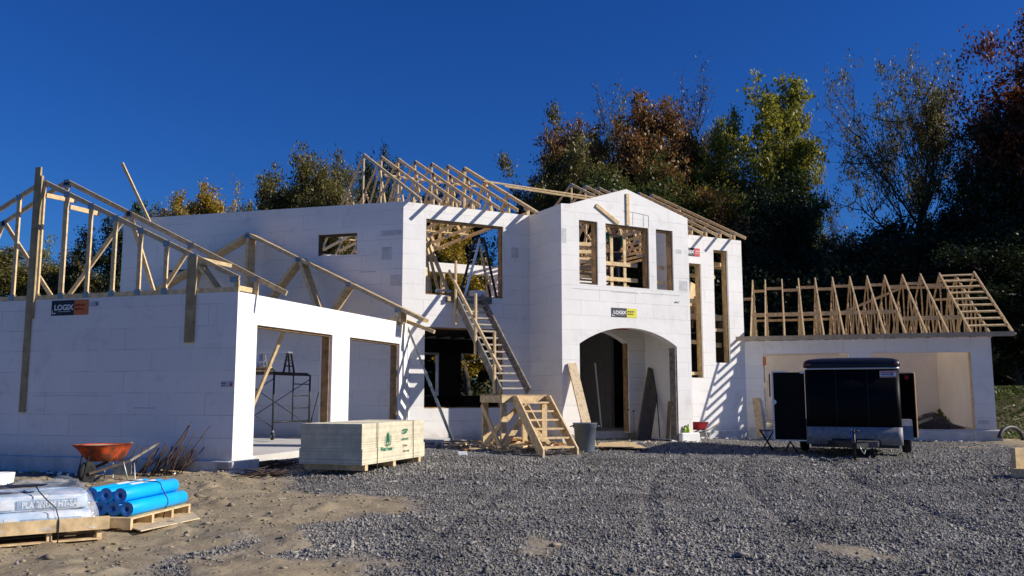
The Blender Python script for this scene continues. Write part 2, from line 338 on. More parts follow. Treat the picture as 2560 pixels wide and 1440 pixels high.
def leafmat(name, cols, scale=.35, trans=.25):
    m = bpy.data.materials.new(name); m.use_nodes = True; t = m.node_tree; L = t.links.new; t.nodes.remove(t.nodes['Principled BSDF'])
    tc = N(t, 'ShaderNodeTexCoord'); nz = N(t, 'ShaderNodeTexNoise'); nz.inputs['Scale'].default_value = scale; nz.inputs['Detail'].default_value = 4
    L(tc.outputs['Object'], nz.inputs['Vector']); g = N(t, 'ShaderNodeNewGeometry')
    a = N(t, 'ShaderNodeMath', operation='MULTIPLY_ADD'); a.inputs[1].default_value = .32; L(g.outputs['Random Per Island'], a.inputs[0]); L(nz.outputs[0], a.inputs[2])
    r = N(t, 'ShaderNodeValToRGB'); el = r.color_ramp.elements
    while len(el) < len(cols): el.new(.5)
    for i, c in enumerate(cols): el[i].position = .42 + .48 * i / max(1, len(cols) - 1); el[i].color = (*c, 1)
    L(a.outputs[0], r.inputs[0])
    d = N(t, 'ShaderNodeBsdfDiffuse'); tl = N(t, 'ShaderNodeBsdfTranslucent'); mx = N(t, 'ShaderNodeMixShader'); mx.inputs[0].default_value = trans
    gl = N(t, 'ShaderNodeBsdfGlossy'); gl.inputs['Roughness'].default_value = .45; mg = N(t, 'ShaderNodeMixShader'); mg.inputs[0].default_value = .03
    L(r.outputs[0], d.inputs[0]); L(r.outputs[0], tl.inputs[0]); L(d.outputs[0], mx.inputs[1]); L(tl.outputs[0], mx.inputs[2])
    L(mx.outputs[0], mg.inputs[1]); L(gl.outputs[0], mg.inputs[2]); L(mg.outputs[0], t.nodes['Material Output'].inputs[0]); return m

# ---------------------------------------------------------------- noise and terrain
def vnoise(x, y, seed):
    g = np.random.default_rng(seed).random((256, 256)); xi = np.floor(x).astype(int); yi = np.floor(y).astype(int)
    fx = x - xi; fy = y - yi; fx = fx * fx * (3 - 2 * fx); fy = fy * fy * (3 - 2 * fy)
    a = g[xi % 256, yi % 256]; b = g[(xi + 1) % 256, yi % 256]; c = g[xi % 256, (yi + 1) % 256]; d = g[(xi + 1) % 256, (yi + 1) % 256]
    return (a * (1 - fx) + b * fx) * (1 - fy) + (c * (1 - fx) + d * fx) * fy - .5
def fbm(x, y, seed, o=4):
    s = 0
    for i in range(o): s = s + vnoise(x * 2 ** i + 17 * i, y * 2 ** i, seed + i) / 2 ** i
    return s
def sstep(a, b, x): t = np.clip((x - a) / (b - a), 0, 1); return t * t * (3 - 2 * t)
def gpt(l): return [(onz(x, y, -1.42).x, onz(x, y, -1.42).y) for x, y in l]
DIRT = gpt([(-900, 1180), (560, 1180), (728, 1208), (865, 1243), (960, 1250), (1045, 1268), (950, 1290), (870, 1300), (835, 1330), (800, 1362), (728, 1392), (800, 1405), (974, 1424), (1020, 1500), (900, 2200), (-1800, 2200)])
STREAK = gpt([(330, 1420), (430, 1385), (560, 1350), (730, 1318), (735, 1334), (640, 1365), (520, 1410), (400, 1450), (300, 1465)])
PATCH = [gpt([(x, y)])[0] + (rx, ry) for x, y, rx, ry in ((1268, 1366, .32, .42), (2112, 1376, .4, .42), (1008, 1269, .25, .3), (2430, 1118, .7, .8), (1720, 1190, 0.01, 0.01))]
def inpoly(x, y, P):
    r = np.zeros(x.shape, bool); n = len(P)
    for i in range(n):
        x0, y0 = P[i]; x1, y1 = P[(i + 1) % n]
        with np.errstate(divide='ignore', invalid='ignore'):
            r ^= ((y0 > y) != (y1 > y)) & (x < (x1 - x0) * (y - y0) / (y1 - y0 + 1e-12) + x0)
    return r
def dirtmask(x, y):
    """1 = sandy soil, 0 = gravel; soft ragged edge"""
    jx = fbm(x * .9, y * .9, 5) * 1.1; jy = fbm(x * .9, y * .9, 9) * 1.1
    acc = np.zeros(x.shape)
    for dx, dy in ((0, 0), (.18, 0), (-.18, 0), (0, .2), (0, -.2)):
        X = x + jx + dx; Y = y + jy + dy
        acc += inpoly(X, Y, DIRT) & ~inpoly(X, Y, STREAK)
    acc /= 5
    for px, py, rx, ry in PATCH:
        acc = np.maximum(acc, .72 * (1 - sstep(.35, 1.35, np.hypot((x - px + jx * .7) / rx, (y - py + jy * .7) / ry))) * (.55 + 1.2 * np.clip(fbm(x * 4, y * 4, 13) + .4, 0, 1)).clip(0, 1))
    far = sstep(31, 36, y) + sstep(12.5, 15, x); return np.clip(np.maximum(acc, np.clip(far, 0, 1)), 0, 1)
P0 = Vector((-4.998, 15.565, 0)); G = Vector((-2.934, 22.778, 0)); F2 = Vector((7.673, 28.35, 0))
def gz(x, y, fine=True):
    x = np.asarray(x, float); y = np.asarray(y, float)
    z = -1.42 + .10 * sstep(17, 23, y) * (1 - sstep(4.5, 8, x))
    z = z + .13 * np.exp(-((x + 3) ** 2 / 5 + (y - 19) ** 2 / 7))
    z = z + .05 * np.exp(-((x + 4.8) ** 2 / 3 + (y - 14.4) ** 2 / 1.5))
    z = z - .05 * sstep(-6, -8, x)
    # grassy bank right of the far garage, gentle rise of the wood floor behind
    bx = x - 14.9; z = z + 1.55 * sstep(0, 3.4, bx) * sstep(27.0, 31.5, y)
    z = z + .035 * np.clip(y - 45, 0, 60) * sstep(0, 10, x)
    if fine:
        dm = dirtmask(x, y); near = (1 - sstep(26, 34, y)) * (1 - sstep(14, 20, np.abs(x)))
        z = z + near * (fbm(x * .5, y * .5, 21) * .05 + dm * (fbm(x * 1.1, y * 1.1, 31, 3) * .07 + np.clip(fbm(x * 3.4, y * 3.4, 35, 3) - .22, 0, 1) * .16 - np.clip(vnoise(x * 4.3, y * 4.3, 77) - .28, 0, 1) * .12) + (1 - dm) * (fbm(x * 5, y * 5, 41, 3) * .022 + fbm(x * 1.3, y * 1.3, 61, 3) * .028))
        # tyre tracks curving in from the right
        for k, off in ((0, 0.), (1, 1.5), (2, -2.2), (3, 3.4)):
            c = 1.2 + off + .16 * (y - 8) + .012 * (y - 12) ** 2; z = z - near * .034 * np.exp(-((x - c) / .11) ** 2) * sstep(8, 9.5, y) * (1 - sstep(19, 22, y))
    return z
def gzf(x, y): return float(gz(np.array([x]), np.array([y]), False)[0])
def gcoords(lo, hi, step, far, n=26):
    mid = np.arange(lo, hi + 1e-6, step); k = (np.geomspace(1, 1 + (far - abs(hi)) / step / 1.0, n) - 1) * step
    return np.concatenate([lo - k[1:][::-1], mid, hi + k[1:]])
xs = gcoords(-11, 13, .055, 700); ys = gcoords(6, 29, .06, 900)
XX, YY = np.meshgrid(xs, ys); ZZ = gz(XX, YY); nx = len(xs); ny = len(ys)
V = np.stack([XX.ravel(), YY.ravel(), ZZ.ravel()], 1)
i = np.arange(nx * (ny - 1)).reshape(ny - 1, nx)[:, :-1].ravel(); F = np.stack([i, i + 1, i + 1 + nx, i + nx], 1)
def groundmat():
    m = bpy.data.materials.new('yard_soil_and_gravel'); m.use_nodes = True; t = m.node_tree; L = t.links.new; p = t.nodes['Principled BSDF']
    p.inputs['Roughness'].default_value = .95; p.inputs['Specular IOR Level'].default_value = .2
    at = N(t, 'ShaderNodeAttribute'); at.attribute_name = 'soil'; tc = N(t, 'ShaderNodeTexCoord')
    vo = N(t, 'ShaderNodeTexVoronoi'); vo.inputs['Scale'].default_value = 26; L(tc.outputs['Object'], vo.inputs['Vector'])
    rg = N(t, 'ShaderNodeValToRGB'); e = rg.color_ramp.elements; e[0].color = (.06, .06, .06, 1); e[1].color = (.30, .29, .28, 1); e[0].position = .1; e[1].position = .95
    sv = N(t, 'ShaderNodeSeparateColor'); L(vo.outputs['Color'], sv.inputs[0]); L(sv.outputs[0], rg.inputs[0])
    n1 = N(t, 'ShaderNodeTexNoise'); n1.inputs['Scale'].default_value = 2.2; n1.inputs['Detail'].default_value = 8; n1.inputs['Roughness'].default_value = .7; L(tc.outputs['Object'], n1.inputs['Vector'])
    rs = N(t, 'ShaderNodeValToRGB'); e = rs.color_ramp.elements; e[0].position = .32; e[0].color = (.21, .165, .105, 1); e[1].position = .7; e[1].color = (.41, .335, .215, 1); L(n1.outputs[0], rs.inputs[0])
    x = N(t, 'ShaderNodeMix', data_type='RGBA'); L(at.outputs['Fac'], x.inputs[0]); L(rg.outputs[0], x.inputs[6]); L(rs.outputs[0], x.inputs[7])
    # grass and leaf litter away from the yard
    a2 = N(t, 'ShaderNodeAttribute'); a2.attribute_name = 'grass'
    n2 = N(t, 'ShaderNodeTexNoise'); n2.inputs['Scale'].default_value = 1.4; n2.inputs['Detail'].default_value = 9; n2.inputs['Roughness'].default_value = .75; L(tc.outputs['Object'], n2.inputs['Vector'])
    rr = N(t, 'ShaderNodeValToRGB'); e = rr.color_ramp.elements; e[0].position = .36; e[0].color = (.035, .03, .018, 1); e[1].position = .55; e[1].color = (.06, .085, .025, 1); q = e.new(.68); q.color = (.16, .10, .045, 1); L(n2.outputs[0], rr.inputs[0])
    y = N(t, 'ShaderNodeMix', data_type='RGBA'); L(a2.outputs['Fac'], y.inputs[0]); L(x.outputs[2], y.inputs[6]); L(rr.outputs[0], y.inputs[7])
    L(y.outputs[2], p.inputs['Base Color'])
    bu = N(t, 'ShaderNodeBump'); bu.inputs['Distance'].default_value = .02; L(vo.outputs['Distance'], bu.inputs['Height']); bu.invert = True; iv = N(t, 'ShaderNodeMath', operation='SUBTRACT'); iv.inputs[0].default_value = 1; L(at.outputs['Fac'], iv.inputs[1]); L(iv.outputs[0], bu.inputs['Strength'])
    b2 = N(t, 'ShaderNodeBump'); b2.inputs['Distance'].default_value = .014; n3 = N(t, 'ShaderNodeTexNoise'); n3.inputs['Scale'].default_value = 14; n3.inputs['Detail'].default_value = 6; L(tc.outputs['Object'], n3.inputs['Vector'])
    L(n3.outputs[0], b2.inputs['Height']); L(bu.outputs[0], b2.inputs['Normal']); L(b2.outputs[0], p.inputs['Normal']); return m
gm = np_mesh('ground', V, F, groundmat(), True)
soil = dirtmask(XX, YY).ravel(); grass = (sstep(30, 33, YY) * sstep(14, 15.5, XX) + sstep(37, 42, YY) + sstep(-14, -20, XX) + sstep(16, 20, XX)).clip(0, 1).ravel()
for nm, arr in (('soil', soil), ('grass', grass)):
    a = gm.attributes.new(nm, 'FLOAT', 'POINT'); a.data.foreach_set('value', arr.astype(np.float32))
g = bpy.data.objects.new('ground', gm); put(g, None, Matrix()); g['kind'] = 'structure'; g['label'] = 'construction yard of sandy soil and grey gravel'
lk = MB().box((-90, 92, -1.5), (6, 190, -1.40)).part('lake', mat('lake_water', (.01, .03, .06), .08, 0, var=.1, bump=.01, bscale=2)); lk['kind'] = 'structure'

# loose crushed stone (real stones, too many to count)
def stones():
    rng = np.random.default_rng(3); pts = []
    for y0, y1, dens in ((6.6, 10, 1500), (10, 14, 1050), (14, 19, 520), (19, 26.5, 170)):
        xm = y1 * .63 + .5; n = int(dens * 2 * xm * (y1 - y0)); x = rng.uniform(-xm, xm, n); y = rng.uniform(y0, y1, n)
        k = np.abs(x) < y * .62 + .3; x = x[k]; y = y[k]; d = dirtmask(x, y)
        k = rng.random(len(x)) < np.where(d > .5, .03, (1 - d) ** 1.3); x = x[k]; y = y[k]
        s = rng.lognormal(math.log(.0098 if y0 < 14 else .0142), .45, len(x)).clip(.005, .05); pts.append(np.stack([x, y, s], 1))
    P = np.concatenate(pts)
    # keep inside the garage slab and house footprint clear
    q = P[:, :2] - np.array(P0[:2]); u = q @ np.array(B[:2]); v = q @ np.array(A[:2]); k = ~((u < .05) & (v > -.05))
    q = P[:, :2] - np.array(G[:2]); u = q @ np.array(C[:2]); v = q @ np.array(D[:2]); k &= ~((v > -.02) & (u > -1) & ((u < 4) | (u > 8.2)))
    P = P[k]; n = len(P)
    z = gz(P[:, 0], P[:, 1])
    base = np.array([[1, 0, 0], [-1, 0, 0], [0, 1, 0], [0, -1, 0], [0, 0, 1], [0, 0, -1]], float)
    tri = np.array([[0, 2, 4], [2, 1, 4], [1, 3, 4], [3, 0, 4], [2, 0, 5], [1, 2, 5], [3, 1, 5], [0, 3, 5]])
    a = rng.uniform(0, 6.283, n); ca, sa = np.cos(a), np.sin(a); b = rng.normal(0, .6, n); cb, sb = np.cos(b), np.sin(b)
    Vv = base[None] * rng.uniform(.55, 1.25, (n, 6, 1)) * np.stack([rng.uniform(.8, 2.0, n), rng.uniform(.6, 1.0, n), rng.uniform(.3, .8, n)], 1)[:, None]
    Vv = Vv + rng.normal(0, .16, (n, 6, 3))
    X = Vv[..., 0] * cb[:, None] + Vv[..., 2] * sb[:, None]; Z = -Vv[..., 0] * sb[:, None] + Vv[..., 2] * cb[:, None]; Y = Vv[..., 1]
    X, Y = X * ca[:, None] - Y * sa[:, None], X * sa[:, None] + Y * ca[:, None]
    W = np.stack([X, Y, Z], 2) * P[:, 2][:, None, None]; W[..., 0] += P[:, 0][:, None]; W[..., 1] += P[:, 1][:, None]; W[..., 2] += (z + P[:, 2] * rng.uniform(.1, .5, n))[:, None]
    F = (tri[None] + (np.arange(n) * 6)[:, None, None]).reshape(-1, 3)
    m = mat('crushed_limestone', (.285, .268, .238), .85, var=.28, scale=.8, island=.5, spec=.3)
    return np_mesh('gravel', W.reshape(-1, 3), F, m)
gr = bpy.data.objects.new('gravel', stones()); put(gr, None, Matrix()); stuff(gr, 'loose crushed grey gravel spread over the yard', 'gravel')

# ================================================================ THE HOUSE
Z0 = -1.12
FA = frame(P0, B, A); FB = frame(P0, A, -B); FG = frame(G, B, A); FC = frame(G, C, D); FD = frame(F2, B, A)
house = thing('unfinished_house', 'white foam-block house under construction with bare wooden roof trusses', 'house', TR(G.x, G.y, Z0))
def HP(mb, name, m, F_, **k):
    if name in ('groove', 'pen_scrawl') or len(mb.st) < 2: return mb.part(name, m, house, F_, **k)
    return mb.split(name, m, house, F_, **k)[0]
TOP = 1.872
# --- left garage walls
gsw = HP(MB().prism([(-12, -1.17), (-.3, -1.17), (-.3, TOP), (-12, TOP)], 0, .3), 'garage_wall', M_foam, FA)
gsw['label'] = 'shaded side wall of the near garage'
gfw = HP(MB().prism([(0, -1.17), (.635, -1.17), (.635, 1.312), (3.508, 1.312), (3.508, -1.17), (4.307, -1.17), (4.307, 1.312), (7.02, 1.312), (7.02, -1.17), (7.668, -1.17), (7.668, TOP), (0, TOP)], 0, .3, sh=(0, .28)), 'garage_wall', M_foam, FB)
gfw['label'] = 'sunlit near garage wall with two door openings'
for x0, x1 in ((.635, 3.508), (4.307, 7.02)):
    HP(MB().box((x1 - .04, .06, -1.15), (x1 - .002, .24, 1.27)).box((x0 + .002, .06, -1.15), (x0 + .04, .24, 1.27)).box((x0 + .002, .06, 1.272), (x1 - .002, .24, 1.31)), 'door_frame', M_buck, FB)
HP(MB().box((-12, -.07, -1.7), (.0, .12, -1.172)).box((-.3, -.07, -1.5), (.07, .0, -1.18)), 'footing', M_foot, FA, bev=.02)
HP(MB().box((.0, -.07, -1.7), (.76, .1, -1.172)).box((3.45, -.06, -1.7), (4.37, .1, -1.172)).box((6.96, -.06, -1.7), (7.66, .1, -1.172)), 'footing', M_foot, FB, bev=.015)
HP(MB().box((-12, .3, -1.34), (-.3, 7.2, -1.125)).box((-.3, .64, -1.34), (-.03, 7.1, -1.125)).box((-.3, 7.1, -1.34), (1.2, 7.15, -1.1256)), 'floor_slab', M_slab, FA)
# --- tall gable wall
HP(MB().prism([(-9.22, -1.15), (0, -1.15), (0, 5.2), (-9.22, 5.275)], 0, .3, holes=[[(-2.58, 3.82), (-2.58, 4.42), (-1.375, 4.415), (-1.375, 3.815)]], sh=(0, -.124)), 'gable_wall', M_foamC, FG)
HP(MB().box((-2.578, .05, 3.822), (-2.54, .25, 4.375)).box((-2.578, .05, 4.377), (-1.377, .25, 4.413)), 'window_frame', M_dark, FG)
HP(MB().box((-9.22, .3, -1.15), (-8.92, 8.5, 4.9)), 'side_wall', M_foamC, FG)
# --- facade at 45 degrees: one long wall, opened behind the tower
def arch(x0, x1, zs, za, n=18):
    cx = (x0 + x1) / 2; h = (x1 - x0) / 2; s = za - zs; r = (h * h + s * s) / (2 * s); cz = za - r
    a = math.asin(h / r); return [(cx + r * math.sin(t), cz + r * math.cos(t)) for t in [-a + 2 * a * i / n for i in range(n + 1)]]
ia = arch(4.8, 7.32, 1.54, 1.93)
poly = [(0, -1.15), (4.8, -1.15)] + ia + [(7.32, -1.15), (11.98, -1.15), (11.98, 5.11), (8.2, 5.14), (8.2, 2.25), (3.95, 2.25), (3.95, 5.185), (0, 5.195)]
fac = HP(MB().prism(poly, 0, .3, holes=[[(.66, -.365), (3.04, -.365), (3.04, 1.822), (.66, 1.822)], [(.665, 2.702), (3.032, 2.702), (3.032, 4.775), (.665, 4.79)],
     [(9.74, .53), (10.24, .53), (10.24, 4.2), (9.74, 4.2)], [(10.745, 1.02), (11.37, 1.02), (11.37, 4.72), (10.77, 4.71)]], sh=(.124, 0)), 'front_wall', M_foamC, FC)
fr = MB()
for x0, x1, z0, z1 in ((.66, 3.04, -.365, 1.822), (.665, 3.032, 2.702, 4.775)):
    fr.box((x1 - .04, .06, z0 + .002), (x1 - .002, .26, z1 - .04)).box((x0 + .002, .06, z1 - .038), (x1 - .002, .26, z1 - .002)).box((x0 + .002, .06, z0 + .001), (x1 - .002, .26, z0 + .03))
HP(fr, 'window_frame', M_buck, FC)
for x0, x1, z0, z1 in ((9.74, 10.24, .53, 4.2), (10.77, 11.37, 1.02, 4.71)):
    HP(MB().box((x1 - .04, .07, z0 + .002), (x1 - .002, .27, z1 - .04)).box((x0 + .002, .07, z1 - .038), (x1 - .002, .27, z1 - .002)), 'window_frame', mat('tall_buck', (.40, .27, .12), .75, var=.25, island=.1), FC)
HP(MB().box((9.79, .18, .62), (10.26, .3, .72)).box((9.7, .31, 1.62), (10.5, .36, 1.75)).box((9.7, .31, 2.95), (10.3, .36, 3.09)).box((10.7, .25, 2.05), (11.42, .31, 2.15)).box((10.7, .5, 1.55), (11.45, .54, 1.7)), 'blocking', M_wood, FC)
HP(MB().box((7.28, .05, -1.1), (7.318, .25, 1.55)), 'door_frame', M_buck, FC)
# --- entrance tower
tx, ty = 3.88, -1.805; FT = frame(G + C * tx + D * ty, C, D)
oa = arch(.55, 3.85, 1.372, 1.853)
HP(MB().prism([(0, -1.5), (.55, -1.5)] + oa + [(3.85, -1.5), (4.365, -1.5), (4.365, 5.18), (2.18, 5.828), (.27, 5.2), (0, 5.185)], 0, .3,
   holes=[[(.57, 3.008), (1.18, 3.003), (1.18, 4.78), (.57, 4.785)], [(1.445, 3.01), (2.93, 2.998), (2.93, 4.757), (1.445, 4.768)], [(3.19, 2.997), (3.8, 2.992), (3.8, 4.752), (3.19, 4.757)]]), 'tower_wall', M_foamC, FT)
HP(MB().box((0, .3, -1.5), (.3, 1.805, 5.183)).box((4.065, .3, -1.5), (4.365, 1.805, 5.178)), 'tower_side_wall', M_foamC, FT)
fr = MB()
for x0, x1, z0, z1 in ((.57, 1.18, 3.01, 4.78), (1.445, 2.93, 3.01, 4.755), (3.19, 3.8, 2.998, 4.75)):
    fr.box((x1 - .04, .05, z0 + .002), (x1 - .002, .27, z1 - .04)).box((x0 + .002, .05, z1 - .038), (x1 - .002, .27, z1 - .002))
HP(fr, 'window_frame', M_buck, FT)
HP(MB().box((.45, .31, 3.64), (1.28, .35, 3.74)).box((.45, .31, 3.22), (1.28, .35, 3.31)).box((1.3, .31, 3.64), (2.75, .35, 3.75)).box((1.3, .31, 3.2), (2.75, .35, 3.31)).box((3.1, .31, 3.64), (3.72, .35, 3.75)).box((3.1, .31, 3.2), (3.72, .35, 3.3))
   .box((1.84, .351, 2.7), (1.93, .39, 4.5)).box((2.29, .351, 2.7), (2.38, .39, 4.5)), 'guard_rail', M_wood, FT)
HP(MB().beam((2.2, -.02, 4.78), (2.2, -.02, 5.69), .1, .04, up=(1, 0, 0)).beam((1.13, -.022, 5.25), (1.88, -.022, 4.79), .1, .04), 'brace_board', M_wood, FT)
gl = MB(); ga = arch(1.46, 2.945, 5.115, 5.17, 10)
for p_, q_ in zip(ga[4:-1], ga[5:]): gl.beam((p_[0], -.0035, p_[1]), (q_[0], -.0035, q_[1]), .009, .003)
gl.box((2.936, -.005, 4.78), (2.944, -.001, 5.115)).box((2.75, -.005, 4.78), (2.756, -.001, 5.13)).box((2.38, -.005, 4.8), (2.384, -.001, 5.15)).box((.35, -.0045, 2.862), (2.4, -.001, 2.866)).box((2.6, -.0045, 2.855), (4.02, -.001, 2.859))
HP(gl, 'groove', M_line, FT)
HP(MB().box((3.87, -.12, -1.5), (4.52, .34, -1.085)), 'footing', M_whitefoam, FT, bev=.03)
HP(MB().box((3.79, .02, -1.45), (3.848, .28, 1.33)), 'door_frame', M_grey, FT)
HP(MB().box((-.05, -.05, -1.7), (.55, .3, -1.17)), 'footing', M_foot, FT, bev=.02)
HP(MB().box((0, -.05, -1.7), (3.8, .1, -1.16)).box((8.3, -.05, -1.7), (12.0, .1, -1.15)), 'footing', M_foot, FC, bev=.02)
# floors
HP(MB().box((.2, .32, -1.35), (11.9, 8.98, -1.1)), 'floor_slab', M_slab, FC)
HP(MB().box((.35, .32, 2.42), (11.9, 8.98, 2.60)).box((4.2, -1.48, 2.42), (7.9, .3, 2.6)), 'upper_floor', M_wood2, FC)
jo = MB()
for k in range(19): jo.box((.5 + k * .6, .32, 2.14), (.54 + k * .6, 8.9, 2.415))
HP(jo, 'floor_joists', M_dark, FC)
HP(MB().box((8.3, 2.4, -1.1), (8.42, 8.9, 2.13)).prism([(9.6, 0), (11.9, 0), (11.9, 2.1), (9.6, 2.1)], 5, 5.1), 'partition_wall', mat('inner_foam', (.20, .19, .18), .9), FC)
# back wall
HP(MB().prism([(-2.5, -1.15), (13, -1.15), (13, 5.1), (-2.5, 5.1)], 9, 9.3, holes=[[(3.86, -.03), (4.86, -.03), (4.86, 1.53), (3.86, 1.53)], [(5.8, -.03), (7.75, -.03), (7.75, 1.58), (5.8, 1.58)], [(3.2, 2.9), (7.1, 2.9), (7.1, 4.73), (3.2, 4.74)], [(7.9, 2.9), (8.9, 2.9), (8.9, 4.5), (7.9, 4.5)], [(-1.5, 3.2), (2.2, 3.2), (2.2, 4.73), (-1.5, 4.73)], [(9.6, 3.1), (11.4, 3.1), (11.4, 4.6), (9.6, 4.6)]]), 'back_wall', M_foamC, FC)
HP(MB().box((11.68, .31, -1.15), (11.975, 8.99, 2.41)), 'side_wall', M_foamC, FC)
HP(MB().box((11.64, .32, -1.09), (11.676, 8.95, 2.13)), 'wall_shading_sheet', MIN_ if 'MIN_' in globals() else M_dark, FC)  # dark sheet added over the side wall; indoor shade put into its colour
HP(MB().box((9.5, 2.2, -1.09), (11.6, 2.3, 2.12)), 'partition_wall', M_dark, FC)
HP(MB().box((10.9, 1.1, 2.62), (11.5, 1.2, 3.3)).box((10.3, .6, 4.3), (11.6, .66, 4.42)).box((9.6, .7, 2.9), (10.6, .76, 3.02)).box((9.6, .9, 3.9), (11.6, .96, 4.02)), 'temporary_brace', M_wood, FC)
HP(MB().box((5.0, 9.05, 2.91), (5.12, 9.25, 4.72)).box((6.98, 9.05, 2.91), (7.09, 9.25, 4.72)), 'window_post', M_wood, FC)
MIN_ = mat('inner_wall_shade', (.028, .026, .025), .9)  # near-black colour stands in for the unlit interior of the back wall
for a_, b_ in (((-.1, 8.96, -1.1), (3.85, 8.995, 2.13)), ((4.87, 8.96, -1.1), (5.79, 8.995, 2.13)), ((7.76, 8.96, -1.1), (11.6, 8.995, 2.13)), ((3.85, 8.96, -1.1), (7.76, 8.995, -.04)), ((3.85, 8.96, 1.6), (7.76, 8.995, 2.13))): HP(MB().box(a_, b_), 'wall_shading_sheet', MIN_, FC)  # dark sheets added between the rear openings where the room lies in shade
# --- far right garage
HP(MB().prism([(0, -1.07), (.575, -1.07), (.575, 1.315), (3.2, 1.315), (3.2, -1.07), (3.85, -1.07), (3.85, 1.31), (6.68, 1.29), (6.68, -1.07), (7.26, -1.07), (7.26, 1.74), (0, 1.74)], 0, .3), 'garage_wall', M_foamC, FD)
HP(MB().box((6.96, .3, -1.07), (7.26, 7.6, 1.738)).box((0, 7.6, -1.07), (7.26, 7.9, 1.739)).box((.0, .3, -1.07), (.18, 7.6, 1.737)), 'garage_wall', M_foamC, FD)
M_cream = mat('cream_bounce_light', (.92, .88, .79), .85, var=.05, scale=1.2)  # warm light bounced off the slab is put into this colour
HP(MB().box((.19, 7.56, -1.07), (6.95, 7.595, 1.7)).box((6.92, .32, -1.07), (6.955, 7.55, 1.7)).box((.185, .32, -1.07), (.22, 7.55, 1.7)), 'wall_shading_sheet', M_cream, FD)
HP(MB().box((.18, .02, -1.33), (6.96, 7.6, -1.08)), 'floor_slab', M_slab, FD)
HP(MB().box((.0, -.05, -1.6), (.62, .3, -1.075)).box((.62, -.03, -1.6), (6.66, .02, -1.12)).box((6.64, -.07, -1.6), (7.4, .3, -1.074)), 'footing', M_foot, FD, bev=.04)
HP(MB().box((6.66, .02, -1.06), (6.678, .28, 1.29)), 'door_frame', M_wood, FD)
HP(MB().box((.577, .06, -1.06), (.6, .24, 1.29)).box((.62, .03, 1.27), (2.9, .06, 1.29)), 'door_frame', M_wood, FD)
HP(MB().box((.56, -.012, .94), (.66, -.002, 1.22)), 'tag', M_porange, FD)
HP(MB().box((-.25, -.59, 1.722), (7.79, -.55, 1.862)), 'fascia_board', mat('fascia_spruce', (.46, .37, .25), .75, var=.15, scale=5), FD)

# ---------------------------------------------------------------- trusses
def mtruss(name, span, over, pitch, zb, webs, top=.09, bot=.09, thick=.04, heel=.25, studs=None, left=True, right=True):
    """returns mesh datas for a truss lying in local XZ (X = span), bottom chord on z=0"""
    h = span / 2; zt = heel + pitch * h; ch = MB(); c = math.cos(math.atan(pitch)); dz = top / c / 2
    if left: ch.beam((-over, 0, heel - pitch * over - dz), (h, 0, zt - dz), top, thick)
    if right: ch.beam((h, 0.0005, zt - dz), (span + over, 0.0005, heel - pitch * over - dz), top, thick)
    ch.beam((0, .001, bot / 2), (span, .001, bot / 2), bot, thick)
    ch.box((0, -.019, bot), (.09, .019, heel - .07)); ch.box((span - .09, -.019, bot), (span, .019, heel - .07))
    def zc(x): return heel + pitch * (x if x < h else span - x) - dz * 2
    W = []; PL = ch; PL.cur = 1
    for a, b in webs:
        w_ = MB(); pa = (a[0], 0, bot * .7 if a[1] == 'b' else zc(a[0]) + .03); pb = (b[0], 0, bot * .7 if b[1] == 'b' else zc(b[0]) + .03)
        w_.beam(pa, pb, .085, thick * .93, up=(1, 0, 0) if abs(pa[0] - pb[0]) < .2 else (0, 0, 1)); W.append(w_.mesh('web', M_wood))
        for q in (pa, pb):
            for s_ in (-1, 1): PL.box((q[0] - .07, s_ * (thick / 2 + .0025) - .001, q[2] - .055), (q[0] + .07, s_ * (thick / 2 + .0025) + .001, q[2] + .06))
    for q in ((.1, heel - .06), (span - .1, heel - .06), (h, zt - .12)):
        for s_ in (-1, 1): PL.box((q[0] - .09, s_ * (thick / 2 + .0025) - .001, q[1] - .05), (q[0] + .09, s_ * (thick / 2 + .0025) + .001, q[1] + .05))
    return ch.mesh(name, [M_wood, M_plate]), W
def place_truss(T, M, label=None):
    ch, W = T; o = bpy.data.objects.new('roof_truss', ch); put(o, house, M)
    if label: o['label'] = label
    for m_ in W: put(bpy.data.objects.new('web', m_), o, M)
    return o
PZ = Vector((0, 0, 1))
# left garage (span along B): apex 4.7 m in from the corner
gx = lambda y, z: frame(P0 + A * y + B * -9.4 + PZ * z, B, A)
Tg = mtruss('roof_truss', 9.4, .62, .478, 0, [((4.7, 'b'), (4.7, 't')), ((4.85, 'b'), (6.3, 't')), ((7.05, 'b'), (6.35, 't')), ((7.15, 'b'), (7.85, 't')), ((4.55, 'b'), (3.1, 't')), ((2.35, 'b'), (3.05, 't')), ((2.25, 'b'), (1.55, 't'))], heel=.36)
place_truss(Tg, gx(.62, TOP + .002), 'second truss of the near garage, standing behind the end truss')
for k in range(7): place_truss(Tg, gx(6.88 + .052 * k, TOP + .003) @ TR(.10 + .004 * (k % 3), 0, .0), 'spare truss in the bundle against the tall wall')
